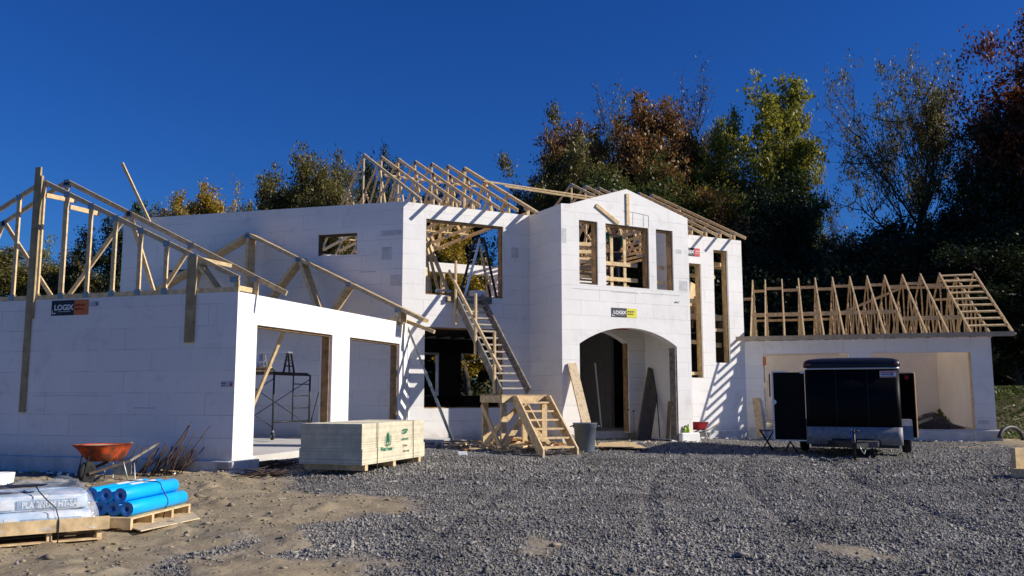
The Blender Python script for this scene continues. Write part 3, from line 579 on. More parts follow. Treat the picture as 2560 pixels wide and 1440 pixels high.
# end truss with studs, dropped below the others
xs_ = [.56 + .61 * k for k in range(15)]
Te = mtruss('roof_truss', 9.4, -.01, .462, 0, [((x, 'b'), (x, 't')) for x in [.45 + .61 * k for k in range(14)]], heel=.29)
place_truss(Te, gx(.021, TOP + .002), 'end truss with upright studs on the near garage side wall')
HP(MB().beam((-4.80, -.022, -.335), (-4.80, -.022, 4.58), .14, .04, up=(1, 0, 0)).beam((-1.0, -.022, .96), (-1.0, -.022, 2.56), .2, .04, up=(1, 0, 0)).beam((-4.70, -.022, 1.5), (-4.70, -.022, 4.40), .04, .05, up=(1, 0, 0)), 'brace_post', mat('post_lumber', (.40, .31, .165), .8, var=.2, scale=5), FA)
HP(MB().beam((-4.62, .04, 4.0), (-4.42, .6, 3.99), .09, .04).beam((-4.0, .04, 3.72), (-3.8, .6, 3.68), .09, .04).beam((-.92, .04, 2.53), (-.6, .6, 2.46), .07, .05).beam((-.1, .04, 1.96), (-.1, .6, 1.96), .09, .04), 'blocking', M_wood, FA)
HP(MB().beam((-8.32, 7.35, 5.1), (-9.12, 7.0, 6.86), .09, .04, up=(1, 0, 0)), 'brace_board', M_wood, FA)
HP(MB().beam((-.25, 7.3, 2.03), (.85, 7.3, 1.62), .09, .12).beam((-.12, 7.05, 1.88), (-.12, 6.8, 1.88), .2, .25), 'eave_block', M_wood, FA)
# main roof: trusses square to the facade
fx = lambda x, z=5.2: frame(G + C * x + D * 0 + PZ * z, D, -C)
Tm = mtruss('roof_truss', 9.0, .5, .5, 0, [((4.5, 'b'), (4.5, 't')), ((4.4, 'b'), (2.9, 't')), ((2.2, 'b'), (2.9, 't')), ((2.1, 'b'), (1.3, 't')), ((4.6, 'b'), (6.1, 't')), ((6.8, 'b'), (6.1, 't')), ((6.9, 'b'), (7.7, 't'))], heel=.27)
MX = [.30, .89, 1.47, 2.06, 2.65, 3.24, 3.83]
for k, x in enumerate(MX): place_truss(Tm, fx(x))
place_truss(Tm, fx(3.88))
for k in range(7): place_truss(Tm, fx(8.12 + .6 * k, 5.12))
bl = MB()
for k in range(6): bl.beam((MX[k] + .02, 2.55 + .0 * k, 6.55), (MX[k + 1] - .02, 2.55, 6.55), .14, .04, up=(0, 1, .5)).beam((MX[k] + .02, 6.4, 6.45), (MX[k + 1] - .02, 6.4, 6.45), .14, .04, up=(0, 1, -.5))
for k in range(6): bl.beam((8.14 + .6 * k, 1.5, 6.0), (8.7 + .6 * k, 1.5, 6.0), .12, .04, up=(0, 1, .5))
HP(bl, 'blocking', M_wood, FC)
HP(MB().beam((3.6, 2.5, 6.74), (8.6, 2.7, 6.7), .09, .04, up=(0, 1, .5)).beam((4.1, 2.0, 6.52), (8.1, 2.3, 6.5), .09, .04, up=(0, 1, .5)), 'long_brace_board', M_wood, FC)
HP(MB().beam((1.0, 4.3, 5.33), (3.9, 4.3, 5.33), .04, .12).beam((.4, 7.0, 5.32), (4.2, 7.0, 5.3), .04, .12), 'brace_board', M_wood, FC)
HP(MB().box((11.2, 1.2, 4.40), (12.95, 1.3, 4.52)).box((11.2, 1.3, 4.36), (12.9, 1.5, 4.4)), 'projecting_beam', M_wood, FC)
# right garage: ridge parallel to the front
dx_ = lambda x, z=1.742: frame(F2 + B * x + PZ * z, A, -B)
Tr = mtruss('roof_truss', 8.4, .5, .52, 0, [((4.2, 'b'), (4.2, 't')), ((4.1, 'b'), (2.75, 't')), ((2.0, 'b'), (2.7, 't')), ((1.9, 'b'), (1.15, 't')), ((4.3, 'b'), (5.65, 't')), ((6.4, 'b'), (5.7, 't')), ((6.5, 'b'), (7.25, 't'))], heel=.40)
RXs = [.22, .68, 1.28, 1.87, 2.46, 3.06, 3.66, 4.25, 4.84, 5.43, 6.03, 6.65]
for x in RXs: place_truss(Tr, dx_(x))
Tb = mtruss('roof_truss', 8.4, .5, .52, 0, [((4.2, 'b'), (4.2, 't'))] + [((x, 'b'), (x, 't')) for x in (.9, 1.5, 2.1, 2.7, 3.3, 5.1, 5.7, 6.3, 6.9, 7.5)], heel=.30)
place_truss(Tb, dx_(7.18))
br_ = MB()
zr = lambda y: 1.742 + .40 + .52 * (y if y < 4.2 else 8.4 - y) - .05
br_.beam((7.76, -.5, zr(-.5)), (7.76, 4.2, zr(4.2)), .1, .04).beam((7.76, 4.2, zr(4.2)), (7.76, 8.9, zr(8.9)), .1, .04)
HP(br_, 'barge_rafter', M_wood, FD)
for k in range(9):
    y = .0 + k * .5; HP(MB().beam((6.68, y, zr(y)), (7.74, y, zr(y)), .09, .04, up=(0, 1, .52)), 'outrigger', M_wood, FD)
for k in range(4):
    y = 4.6 + k * 1.1; HP(MB().beam((6.68, y, zr(y)), (7.74, y, zr(y)), .09, .04, up=(0, 1, -.52)), 'outrigger', M_wood, FD)
bl = MB()
for k in range(11):
    x0, x1 = RXs[k] + .02, RXs[k + 1] - .02
    y = 1.35 if k < 8 else .8
    bl.beam((x0, y, zr(y) - .08), (x1, y, zr(y) - .08), .13, .04)
    y = 3.5 + .2 * (k % 2); bl.beam((x0, y, zr(y) - .12), (x1, y, zr(y) - .12), .1, .04)
    if k % 2 == 0: bl.beam((x0, 7.6, 2.0), (x1, 7.6, 2.0), .12, .04)
bl.beam((3.3, 4.1, 2.95), (5.6, 4.1, 3.9), .09, .04).beam((5.0, 4.15, 3.83), (7.7, 4.15, 3.75), .09, .04).beam((.1, 6.0, 2.9), (3.3, 6.0, 2.9), .09, .04)
bl.beam((-.3, 3.9, 3.55), (.3, 3.9, 3.56), .1, .04)
HP(bl, 'blocking', M_wood, FD)

# ---------------------------------------------------------------- printed panels on the foam
def panel(F_, x0, x1, z0, z1, col2, split=.6, lines=('888.706.7709', 'logixicf.com'), ink=None, peel=False):
    h = z1 - z0; xm = x0 + (x1 - x0) * split
    p = MB().box((x0, -.006, z0), (xm, -.002, z1)).part('printed_panel', M_pblack, house, F_)
    MB().box((xm + .006, -.0062, z0), (x1, -.0022, z1)).part('panel_colour_field', col2, p, F_)
    s = h * .50
    letters('LOGIX', s, M_white, p, F_ @ TR(x0 + .13 * (xm - x0), -.009, z0 + h * .36), off=s * .035, sx=.92 * (xm - x0) / (s * 3.3) if s else 1)
    MB().box((x0 + .04 * (xm - x0), -.011, z0 + h * .14), (x0 + .07 * (xm - x0), -.008, z0 + h * .34)).box((x0 + .04 * (xm - x0), -.0112, z0 + h * .12), (x0 + .22 * (xm - x0), -.0082, z0 + h * .18)).box((x0 + .30 * (xm - x0), -.0112, z0 + h * .24), (x0 + .86 * (xm - x0), -.0082, z0 + h * .265)).part('logo_mark', M_white, p, F_)
    for i, l in enumerate(lines):
        letters(l, h * .2, ink or M_pblack, p, F_ @ TR(xm + .03, -.009, z0 + h * (.58 - .24 * i)), off=.001, sx=(x1 - xm) * .82 / (h * .2 * .58 * len(l)))
    return p
panel(FA, -4.262, -3.36, 1.545, 1.842, M_porange, .61, ink=M_redink)
panel(FT, 1.595, 2.457, 2.14, 2.398, M_pyellow, .60)
panel(FC, 9.3, 10.198, 4.43, 4.70, M_pred, .757, lines=('A', 'Logix'), ink=M_white)
panel(FC, 6.1, 7.30, 1.76, 2.06, M_pred, .62, ink=M_redink) if False else panel(frame(G + C * 0 + D * 0, C, D), 6.42, 7.302, 1.955, 2.24, M_pred, .6, ink=M_redink)
panel(FG, -7.56, -6.9, 3.45, 3.64, M_porange, .98, lines=())
tg = MB().box((-.29, -.005, .14), (-.012, -.002, .245)).part('print_tag', mat('tag_print', (.55, .55, .6), .7), house, FA)
letters('6', .09, M_redink, tg, FA @ TR(-.10, -.008, .16), off=.004); MB().box((-.28, -.008, .2), (-.18, -.006, .215)).box((-.28, -.008, .165), (-.2, -.006, .175)).part('print_bars', M_pblack, tg, FA)
t2 = MB().box((-3.35, -.004, 1.70), (-3.11, -.002, 1.80)).part('print_tag', mat('tag_print2', (.55, .55, .6), .7), house, FA); letters('6', .09, M_pblack, t2, FA @ TR(-3.19, -.008, 1.72), off=.002)
M_patch = mat('grey_foam_patch', (.60, .60, .60), .9, var=.12, scale=7)
for F_, x, z, w_, h_ in ((FG, -.62, 3.62, .3, .35), (FG, -.66, 4.28, .62, .14), (FG, -.35, 2.9, .34, .3), (FG, -1.3, 3.3, .5, .03), (FT, .02, 4.1, .14, .4), (FT, 4.0, 3.0, .3, .3), (FT, 1.62, 2.83, .9, .035), (FT, 3.9, 4.1, .2, .12), (FC, 3.3, 3.9, .22, .3), (FC, .1, -.9, .5, .2), (FC, 8.3, -.8, .6, .25), (FA, -2.2, -.25, .5, .02), (FA, -4.6, -.02, 1.9, .012), (FD, 6.75, -.9, .3, .12)):
    MB().box((x, -.003, z), (x + w_, .001, z + h_)).part('foam_patch', M_patch, house, F_)
sc_ = MB()
for p_, q_ in (((3.78, 2.66), (3.9, 2.64)), ((3.8, 2.62), (3.93, 2.67)), ((3.86, 2.68), (3.95, 2.63)), ((3.9, 2.64), (4.0, 2.69)), ((3.82, 2.63), (3.85, 2.69))): sc_.beam((p_[0], -.004, p_[1]), (q_[0], -.004, q_[1]), .01, .003)
HP(sc_, 'pen_scrawl', M_pblack, FT)
#PART2
def inpl(px, py, O, d):
    n = Vector((d.y, -d.x, 0)); v = ray(px, py); return v * (n.dot(O) / n.dot(v))
def gpx(px, py, z=None):
    """point on the ground seen at a pixel"""
    p = onz(px, py, -1.40)
    for _ in range(4): p = onz(px, py, gzf(p.x, p.y))
    return p
def at(p, a=0, z=None): return TR(p[0], p[1], gzf(p[0], p[1]) if z is None else z) @ RZ(a)
def az(v): return math.atan2(v.y, v.x)

# ---------------------------------------------------------------- plywood stack
pc = onz(905, 1164, -1.2); pr = onz(1055, 1141, -1.2); X_ = (pr - pc); X_.z = 0; X_.normalize(); Y_ = Vector((-X_.y, X_.x, 0))
SM = frame((pc.x, pc.y, -1.2), X_, Y_)
st = thing('panel_stack', 'strapped stack of pale plywood sheets with green print on the gravel', 'plywood stack', SM)
MB().box((0, 0, .0), (2.44, 1.26, .27)).part('sheet_bundle', M_sheet, st, SM)
MB().box((.012, .02, .272), (2.43, 1.24, .7)).part('sheet_bundle', M_sheet, st, SM)
for x in (.12, 1.15, 2.2): MB().box((x, .01, -.1), (x + .1, 1.22, -.002)).part('runner', M_wood, st, SM)
for x in (.52, 1.93):
    MB().box((x, -.006, -.1), (x + .018, -.002, .703)).box((x, -.006, .7035), (x + .018, 1.26, .706)).part('strap', M_dark, st, SM)
def wall_at(x, z, y=-.009): return TR(x, y, z)
letters('West Fraser', .105, M_green, st, SM @ wall_at(.64, .2, -.004), off=.003, sx=.85)
lg = MB(); lg.cyl((.93, -.006, .34), (.93, -.004, .34), .001, n=3)
for a_, b_, c_ in ((-.09, .3, .47), (.075, .3, .47)): lg.box((.93 + a_, -.0075, b_), (.93 + a_ + .022, -.004, c_))
lg.box((.85, -.0075, .29), (1.02, -.004, .308)); lg.box((.92, -.008, .308), (.94, -.004, .5))
for k in range(4): lg.add([(.93 - .06 + .008 * k, -.008, .36 + .04 * k), (.93 + .06 - .008 * k, -.008, .36 + .04 * k), (.93, -.008, .43 + .04 * k)], [(0, 1, 2)])
lg.part('tree_logo', M_green, st, SM)
letters('CSP', .12, M_green, st, SM @ wall_at(1.48, .48, -.004), off=.004, shear=.25)
letters('SHEATHING', .05, M_green, st, SM @ wall_at(1.46, .36, -.004), off=.001)
letters('15.5mm', .055, M_greyink, st, SM @ wall_at(1.5, .24, -.004), off=.001); letters('1220 X 2440', .05, M_greyink, st, SM @ wall_at(1.5, .13, -.003), off=.001)

# ---------------------------------------------------------------- pallets, blue rolls, wrapped bags
def pallet(M, L, W, label, group='pallets with building material'):
    t = thing('pallet', label, 'pallet', M, group); n = 7
    for k in range(n): y = k * (W - .09) / (n - 1); MB().box((0, y, .105), (L, y + .09, .122)).part('deck_board', M_wood, t, M)
    for y in (0, W / 2 - .045, W - .09): MB().box((0, y, 0), (L, y + .09, .016)).part('bottom_board', M_wood, t, M)
    for x in (0, L * .33, L * .66, L - .045): MB().box((x, 0, .017), (x + .045, W, .104)).part('stringer', M_wood, t, M)
    return t
n0 = onz(317, 1273, -1.21); n1 = onz(459, 1241, -1.21); rd = (n1 - n0).normalized(); rl = Vector((-rd.y, rd.x, 0)); RL = 1.13
gp_ = gzf(n0.x, n0.y); rr_ = .079
PM2 = frame(n0 - rd * .08 - rl * .1 - Vector((0, 0, n0.z - (-1.21 - rr_ - .125))), rd, rl)
pallet(PM2, 1.24, .62, 'pale pallet under the bright blue rolls')
k = 0
for row, offs in ((0, (0, 1, 2)), (1, (.5, 1.5, 2.5))):
    for o_ in offs:
        c0 = n0 + rl * (o_ * rr_ * 2.12) + PZ * (row * rr_ * 1.8) + rd * (.0 if row else .02 * o_); e0 = c0 + rd * (RL - .1 * (row and 0) - .02 * k)
        M_ = Matrix.Translation(c0); nm = ('lower', 'upper')[row] + ' blue roll, ' + {0: 'nearest the sandy ground', 1: 'middle of its row', 2: 'farthest from the sandy ground', .5: 'resting on the outermost pair with a strap across', 1.5: 'middle of its row with a white label', 2.5: 'beside the wheelbarrow with a white label'}[o_]
        t = thing('membrane_roll', nm, 'roll', M_, 'blue membrane rolls on the pallet')
        q = MB(); m_ = 24; ud = Vector((0, 0, 1)); vd = rd.cross(ud)
        pr_ = [(rr_ - .004, 0), (rr_, .004), (rr_, .45), (rr_ * .995, .7), (rr_, (e0 - c0).length - .004), (rr_ - .004, (e0 - c0).length)]
        vs = [rd * s_ + (ud * math.sin(2 * math.pi * j / m_) + vd * math.cos(2 * math.pi * j / m_)) * r_ for r_, s_ in pr_ for j in range(m_)]
        q.add(vs, [(a * m_ + j, a * m_ + (j + 1) % m_, (a + 1) * m_ + (j + 1) % m_, (a + 1) * m_ + j) for a in range(len(pr_) - 1) for j in range(m_)], True)
        q.part('roll_sheet', M_blue, t, M_)
        for s0, s1 in ((0, .012), ((e0 - c0).length - .012, (e0 - c0).length)):
            q = MB(); vs = [rd * s_ + (ud * math.sin(2 * math.pi * j / m_) + vd * math.cos(2 * math.pi * j / m_)) * r_ for r_, s_ in ((rr_ - .0045, s0), (.026, s0), (.024, s0 + .04 if s0 == 0 else s0 - .03)) for j in range(m_)]
            q.add(vs, [(a * m_ + j, a * m_ + (j + 1) % m_, (a + 1) * m_ + (j + 1) % m_, (a + 1) * m_ + j) for a in range(2) for j in range(m_)], True); q.f.append(tuple(range(2 * m_, 3 * m_))); q.sm.append(False); q.mi.append(0)
            q.part('roll_end', M_blueend, t, M_)
        if o_ in (1.5, 2.5):
            q = MB(); A_ = [math.radians(60 + 10 * j) for j in range(7)]
            vs = [rd * s_ + (ud * math.sin(a) + vd * math.cos(a)) * (rr_ + .002) for s_ in (.42, .92) for a in A_]
            q.add(vs, [(j, j + 1, j + 8, j + 7) for j in range(6)], True); q.part('paper_label', M_white, t, M_)
        k += 1
sp = []
def rp(o_, row, ang): return n0 + rl * (o_ * rr_ * 2.12) + PZ * (row * rr_ * 1.8) + (PZ * math.sin(ang) + rd.cross(PZ) * math.cos(ang)) * (rr_ + .005) + rd * .68
for o_, row, ang in ((0, 0, -.9), (0, 0, -.2), (0, 0, .35), (.5, 1, .1), (.5, 1, .7), (.5, 1, 1.3), (1.5, 1, 1.57), (2.5, 1, 1.6), (2.5, 1, 2.6), (2.3, 0, 3.0), (2, 0, 3.9)): sp.append(rp(o_, row, ang))
sp = [rp(0, 0, -1.2) - PZ * .14] + sp
single(MB().tube(sp, .006, 5), 'strap', M_pblack, Matrix(), 'thin black strap tied round the blue rolls', 'strap')

o1 = gpx(262, 1347); l1 = gpx(0, 1368); xd = (o1 - l1); xd.z = 0; xd.normalize(); yd = Vector((-xd.y, xd.x, 0))
PM1 = frame((o1.x, o1.y, gzf(o1.x, o1.y)), xd, yd)
pallet(PM1 @ TR(-1.45, 0, 0) @ RZ(0), 1.42, .95, 'pale pallet under the plastic-wrapped bags at the left edge')
single(MB().box((-1.32, -.045, .10), (.03, -.005, .225)), 'plank', M_wood, PM1, 'yellow spruce plank standing on edge along the wrapped bags', 'plank', bev=.003)
def pillow(x0, x1, y0, y1, z0, z1, seed=0, n=14, e=.32):
    q = MB(); rg = random.Random(seed); cx, cy, cz = (x0 + x1) / 2, (y0 + y1) / 2, (z0 + z1) / 2; a, b, c = (x1 - x0) / 2, (y1 - y0) / 2, (z1 - z0) / 2; vs = []; m_ = n * 2
    sg = lambda v, k: math.copysign(abs(v) ** k, v)
    for i in range(n + 1):
        ph = -math.pi / 2 + math.pi * i / n
        for j in range(m_):
            th = 2 * math.pi * j / m_; w_ = 1 + .02 * math.sin(3 * th + seed) + .012 * math.sin(7 * ph + seed * 2)
            vs.append((cx + a * sg(math.cos(ph), e) * sg(math.cos(th), e) * w_, cy + b * sg(math.cos(ph), e) * sg(math.sin(th), e) * w_, cz + c * sg(math.sin(ph), e) * (1 + .07 * math.sin(4 * th + seed))))
    q.add(vs, [(i * m_ + j, i * m_ + (j + 1) % m_, (i + 1) * m_ + (j + 1) % m_, (i + 1) * m_ + j) for i in range(n) for j in range(m_)], True); return q
M_bag = mat('pale_blue_bag', (.50, .62, .74), .45, 0, col2=(.72, .74, .76), scale=2.5, contrast=(.42, .5))
M_bagend = mat('grey_bag_end', (.16, .15, .2), .5, 0, var=.3, scale=7)
for i, (x0, x1, z0, z1, lab) in enumerate(((-1.28, -.12, .125, .295, 'lower row of pale blue printed bags under clear film'), (-1.3, -.16, .295, .45, 'upper row of pale blue printed bags under clear film'))):
    t = thing('bag_row', lab, 'bags', PM1, 'bags on the left pallet')
    pillow(x0, x1, .03 + .05 * i, .9, z0, z1, i + 1, e=.22).part('bag', M_bag, t, PM1)
    pillow(x0 - .02, x0 + .3, .018 + .05 * i, .88, z0 + .005, z1 - .01, i + 5, e=.25).part('bag', M_bagend, t, PM1)
    y = .02 + .05 * i
    MB().box((x1 - .62, y, z0 + .03), (x1 - .1, y + .01, z0 + .11)).part('print_band', mat('blue_band', (.28, .42, .56), .5), t, PM1)
    letters('PLATINUM HT-SA', .085, M_white, t, PM1 @ TR(x1 - .58, y - .003, z0 + .04), off=.003, sx=.72)
    MB().box((x1 - .76, y - .001, z0 + .03), (x1 - .65, y + .012, z0 + .12)).part('print_square', M_white, t, PM1)
    MB().box((x1 - .95, y + .001, z0 + .02), (x1 - .88, y + .012, z0 + .14)).part('print_bar', mat('blue_bar', (.10, .28, .5), .5), t, PM1)
fl = MB(); nu, nv = 46, 30; vs = []
for j in range(nv + 1):
    for i in range(nu + 1):
        u_ = i / nu; v_ = j / nv; x = -1.42 + 1.37 * u_; y = -.035 + .99 * v_
        e = min(u_, 1 - u_, 1) * 1.37; ey = min(v_, 1 - v_) * .99
        top = .475 + .08 * math.sin(5.2 * x + 1) * math.sin(4 * y + .5) + .03 * math.sin(13 * x + 6 * y) + .03 * math.exp(-((x + .45) / .3) ** 2)
        k_ = min(1, e / .13) ** .55 * min(1, ey / .09) ** .5; z = .13 + (top - .13) * k_ + .006 * math.sin(31 * x + 9 * math.sin(11 * y)) + .008 * math.sin(23 * y + 17 * x)
        vs.append((x + .012 * math.sin(19 * y + 3 * z), y + (.02 * math.sin(15 * x) if ey < .02 else 0), z))
fl.add(vs, [(j * (nu + 1) + i, j * (nu + 1) + i + 1, (j + 1) * (nu + 1) + i + 1, (j + 1) * (nu + 1) + i) for j in range(nv) for i in range(nu)], True)
single(fl, 'plastic_wrap', M_film, PM1, 'crinkled clear plastic film stretched over the pale blue bags', 'plastic film')
MB_ = MB().add([(-1.0, .2, .52), (-.55, .25, .53), (-.5, .42, .53), (-.95, .55, .525), (-1.15, .4, .52)], [(0, 1, 2, 3, 4)]); MB_.add([(x, y, z - .006) for x, y, z in MB_.v], [(4, 3, 2, 1, 0)])
single(MB_, 'rubber_mat', M_pblack, PM1, 'small black flap lying on top of the plastic film', 'flap')
single(MB().tube([PM1 @ Vector(p) for p in ((-.42, -.05, .0), (-.42, -.055, .2), (-.425, -.045, .235), (-.45, -.02, .33), (-.53, -.01, .41), (-.6, .05, .49), (-.62, .3, .525), (-.62, .6, .51))], .006, 5), 'strap', M_pblack, Matrix(), 'black strap over the film on the left pallet', 'strap')

# ---------------------------------------------------------------- wheelbarrows
def wheelbarrow(M, label, paint, mud=True, group=None):
    t = thing('wheelbarrow', label, 'wheelbarrow', M, group)
    def ring(x0, x1, w0, w1, z, zf, n=20):
        r = []
        for i in range(n):
            a = 2 * math.pi * i / n; c_, s_ = math.cos(a), math.sin(a); e = .5
            u = math.copysign(abs(c_) ** e, c_); v = math.copysign(abs(s_) ** e, s_); x = (x0 + x1) / 2 + (x1 - x0) / 2 * u; k = (x - x0) / (x1 - x0)
            r.append((x, (w0 + (w1 - w0) * k) * v, z + (zf - z) * k))
        return r
    n = 20; outer = [ring(-.10, .50, .2, .2, .36, .38), ring(-.14, .58, .25, .25, .45, .47), ring(-.18, .70, .31, .30, .57, .60), ring(-.21, .80, .345, .335, .655, .675), ring(-.235, .83, .365, .355, .66, .68)]
    inner = [ring(-.22, .815, .345, .335, .655, .675), ring(-.17, .69, .3, .29, .57, .59), ring(-.08, .49, .19, .19, .38, .40)]
    q = MB(); rs = outer + inner; q.add([p for r in rs for p in r], [(a * n + j, a * n + (j + 1) % n, (a + 1) * n + (j + 1) % n, (a + 1) * n + j) for a in range(len(rs) - 1) for j in range(n)], True)
    for f_ in (tuple(reversed(range(n))), tuple((len(rs) - 1) * n + j for j in range(n))): q.f.append(f_); q.sm.append(False); q.mi.append(0)
    q.part('tray', paint, t, M)
    if mud:
        q = MB(); q.add(ring(-.20, .79, .33, .32, .64, .66) + ring(-.14, .66, .28, .27, .585, .605) + [(.25, 0, .5)], [(j, (j + 1) % n, n + (j + 1) % n, n + j) for j in range(n)] + [(n + j, n + (j + 1) % n, 2 * n) for j in range(n)], True)
        q.part('dried_mud', M_mud, t, M)
    for s_ in (-1, 1):
        MB().beam((.72, s_ * .075, .19), (-.2, s_ * .2, .345), .04, .035).part('handle', M_dark, t, M)
        MB().beam((-.2, s_ * .2, .345), (-.92, s_ * .29, .63), .038, .035).part('handle', M_grey, t, M)
        MB().tube([(-.02, s_ * .2, .34), (-.12, s_ * .23, .03), (-.16, s_ * .235, .005), (-.34, s_ * .23, .005), (-.3, s_ * .22, .3)], .014, 8).part('leg', M_steel, t, M)
        MB().beam((.86, s_ * .06, .02), (.72, s_ * .07, .5), .02, .012).part('front_brace', M_black, t, M)
    MB().box((-.27, -.2, .09), (-.255, .2, .27)).part('leg_plate', M_steel, t, M)
    q = MB()
    for r_, x_ in ((.2, 0),):
        m_ = 28; prof = [(.11, -.045), (.17, -.05), (.195, -.03), (.2, 0), (.195, .03), (.17, .05), (.11, .045)]
        q.add([(.66 + r * math.cos(2 * math.pi * j / m_), y, .2 + r * math.sin(2 * math.pi * j / m_)) for r, y in prof for j in range(m_)], [(a * m_ + j, (a + 1) * m_ + j, (a + 1) * m_ + (j + 1) % m_, a * m_ + (j + 1) % m_) for a in range(6) for j in range(m_)], True)
    wl = q.part('wheel', M_rubber, t, M); MB().cyl((.66, -.035, .2), (.66, .035, .2), .112, n=20).cyl((.66, -.09, .2), (.66, .09, .2), .015).part('rim', M_black, wl, M)
    return t
wp = gpx(216, 1212); M_ = at(wp, R(258)) @ Matrix.Scale(.93, 4) @ TR(-.66, 0, 0)
wheelbarrow(M_ @ Matrix.Scale(1.0, 4), 'rusty orange wheelbarrow with dried mud beside the shaded wall', M_orange)
wp = onz(1752, 1099, -1.36); wb = wheelbarrow(at(wp, math.pi + .75, -1.36) @ Matrix.Scale(.8, 4), 'small red wheelbarrow parked by the tower corner', M_red, False)

# ---------------------------------------------------------------- galvanised wall brace, leaning planks, cans
a_ = G + C * .12 - D * .1 + PZ * 1.80; b_ = onz(1137, 1116, -1.335)
t = thing('wall_brace', 'long galvanised steel wall brace propped against the house front', 'wall brace', TR(*b_)); d_ = a_ - b_
MB().beam((0, 0, 0), d_ * .62, .075, .05).part('outer_channel', M_steel, t); MB().beam(d_ * .55, d_, .055, .035).part('inner_channel', M_steel, t)
MB().cyl(d_ * .03, d_ * .2, .028).part('turnbuckle', M_black, t)
for q_ in t.children: q_.matrix_basis = Matrix()
def leanboard(name, label, top, bot, w, th, m, cat='plank', nrm=None, group=None):
    bt = Vector(bot); d_ = Vector(top) - bt; n_ = nrm or -D
    o = MB().beam((0, 0, 0), d_, w, th, up=d_.cross(n_)).part(name, m, None, TR(*bt)); return props(o, label, cat, group)
TW = G + C * tx + D * ty
leanboard('scaffold_plank', 'mottled plank leaning on the entrance tower behind the grey can', inpl(1429, 908, TW - D * .03, C), TW + C * .42 - D * .75 + PZ * -1.33, .27, .04, M_osb)
GF = F2.copy()
leanboard('short_board', 'short pale board leaning on the far garage wall', inpl(1890, 995, GF - A * .03, B), F2 + B * .42 - A * .3 + PZ * -1.36, .24, .04, M_wood, nrm=-A)
cn = gpx(1463, 1130)
t = thing('garbage_can', 'open grey plastic garbage can at the foot of the tower', 'garbage can', at(cn)); M_ = WM[t.name]
q = MB(); n = 32; prof = [(.0, .0), (.215, .0), (.225, .02), (.262, .56), (.285, .565), (.285, .665), (.295, .67), (.295, .685), (.272, .685), (.26, .62), (.215, .03), (0, .03)]
q.add([(r * math.cos(2 * math.pi * j / n), r * math.sin(2 * math.pi * j / n), z) for r, z in prof for j in range(n)], [(a * n + j, a * n + (j + 1) % n, (a + 1) * n + (j + 1) % n, (a + 1) * n + j) for a in range(len(prof) - 1) for j in range(n)], True)
q.part('can_body', M_canp, t, M_)
for a in (.15, math.pi + .15): MB().tube([(.28 * math.cos(a - .22), .28 * math.sin(a - .22), .62), (.35 * math.cos(a - .12), .35 * math.sin(a - .12), .6), (.35 * math.cos(a + .12), .35 * math.sin(a + .12), .6), (.28 * math.cos(a + .22), .28 * math.sin(a + .22), .62)], .014, 6).part('handle', M_canp, t, M_)
def flat(pts, th, name, label, cat, m, lift=.02, group=None):
    P = [gpx(*p) for p in pts]; o = P[0]; q = MB(); k = len(P)
    vs = [(p.x - o.x, p.y - o.y, gzf(p.x, p.y) + lift + i * th) for i in (0, 1) for p in P]
    q.add(vs, [tuple(reversed(range(k))), tuple(range(k, 2 * k))] + [(i, (i + 1) % k, k + (i + 1) % k, k + i) for i in range(k)])
    return props(q.part(name, m, None, TR(o.x, o.y, 0), recalc=True), label, cat, group)
flat([(1492, 1112), (1560, 1107), (1583, 1110), (1620, 1125), (1560, 1124)], .015, 'plywood_offcut', 'pale plywood offcut on the gravel right of the grey can', 'plywood', M_wood, .03)
flat([(1488, 1124), (1500, 1116), (1586, 1120), (1587, 1125)], .015, 'plywood_offcut', 'narrow plywood strip lying over the larger offcut by the can', 'plywood', M_wood, .06)
flat([(290, 1310), (352, 1332), (500, 1300), (480, 1284)], .012, 'plywood_offcut', 'thin board lying on the sand under the blue roll pallet', 'plywood', M_osb, .012)
flat([(1592, 1098), (1686, 1096), (1690, 1103), (1650, 1101)], .02, 'foam_strip', 'long white foam strip on the gravel under the arch', 'foam scrap', M_whitefoam, .03)
for nm, pt, s_, a in (('white foam block scrap beside the rusty bars', (681, 1166), (.17, .13, .16), .5), ('small white foam cube in front of the scrap heap', (1156, 1139), (.2, .12, .09), .2), ('jagged white foam chunk at the left edge', (8, 1212), (.26, .2, .2), .9), ('scrap of white foam on the sandy soil', (706, 1251), (.08, .06, .03), .3), ('grey-white panel piece beside the garbage can', (1437, 1126), (.16, .03, .36), .0)):
    p = gpx(*pt); q = MB().box((-s_[0] / 2, -s_[1] / 2, 0), (s_[0] / 2, s_[1] / 2, s_[2])); q.v = [(x + random.uniform(-.02, .02), y, z * random.uniform(.85, 1.1)) for x, y, z in q.v]
    single(q, 'foam_scrap', M_whitefoam, at(p, a), nm, 'foam scrap', bev=.01)
p = onz(1092, 1108, -1.33); LM = frame((p.x, p.y, -1.33), C, D)
t = thing('foam_block', 'foam block with black and orange print lying at the house foot', 'foam block', LM)
MB().box((-.36, 0, 0), (.42, .22, .2)).part('block', M_whitefoam, t, LM); MB().box((-.33, -.006, .01), (.25, -.002, .19)).part('printed_panel', M_pblack, t, LM); MB().box((.256, -.006, .01), (.41, -.002, .19)).part('panel_colour_field', mat('amber_print', (.75, .36, .02), .6), t, LM)
letters('LOGIX', .15, M_white, t, LM @ TR(-.24, -.008, .03), off=.006, sx=.85)

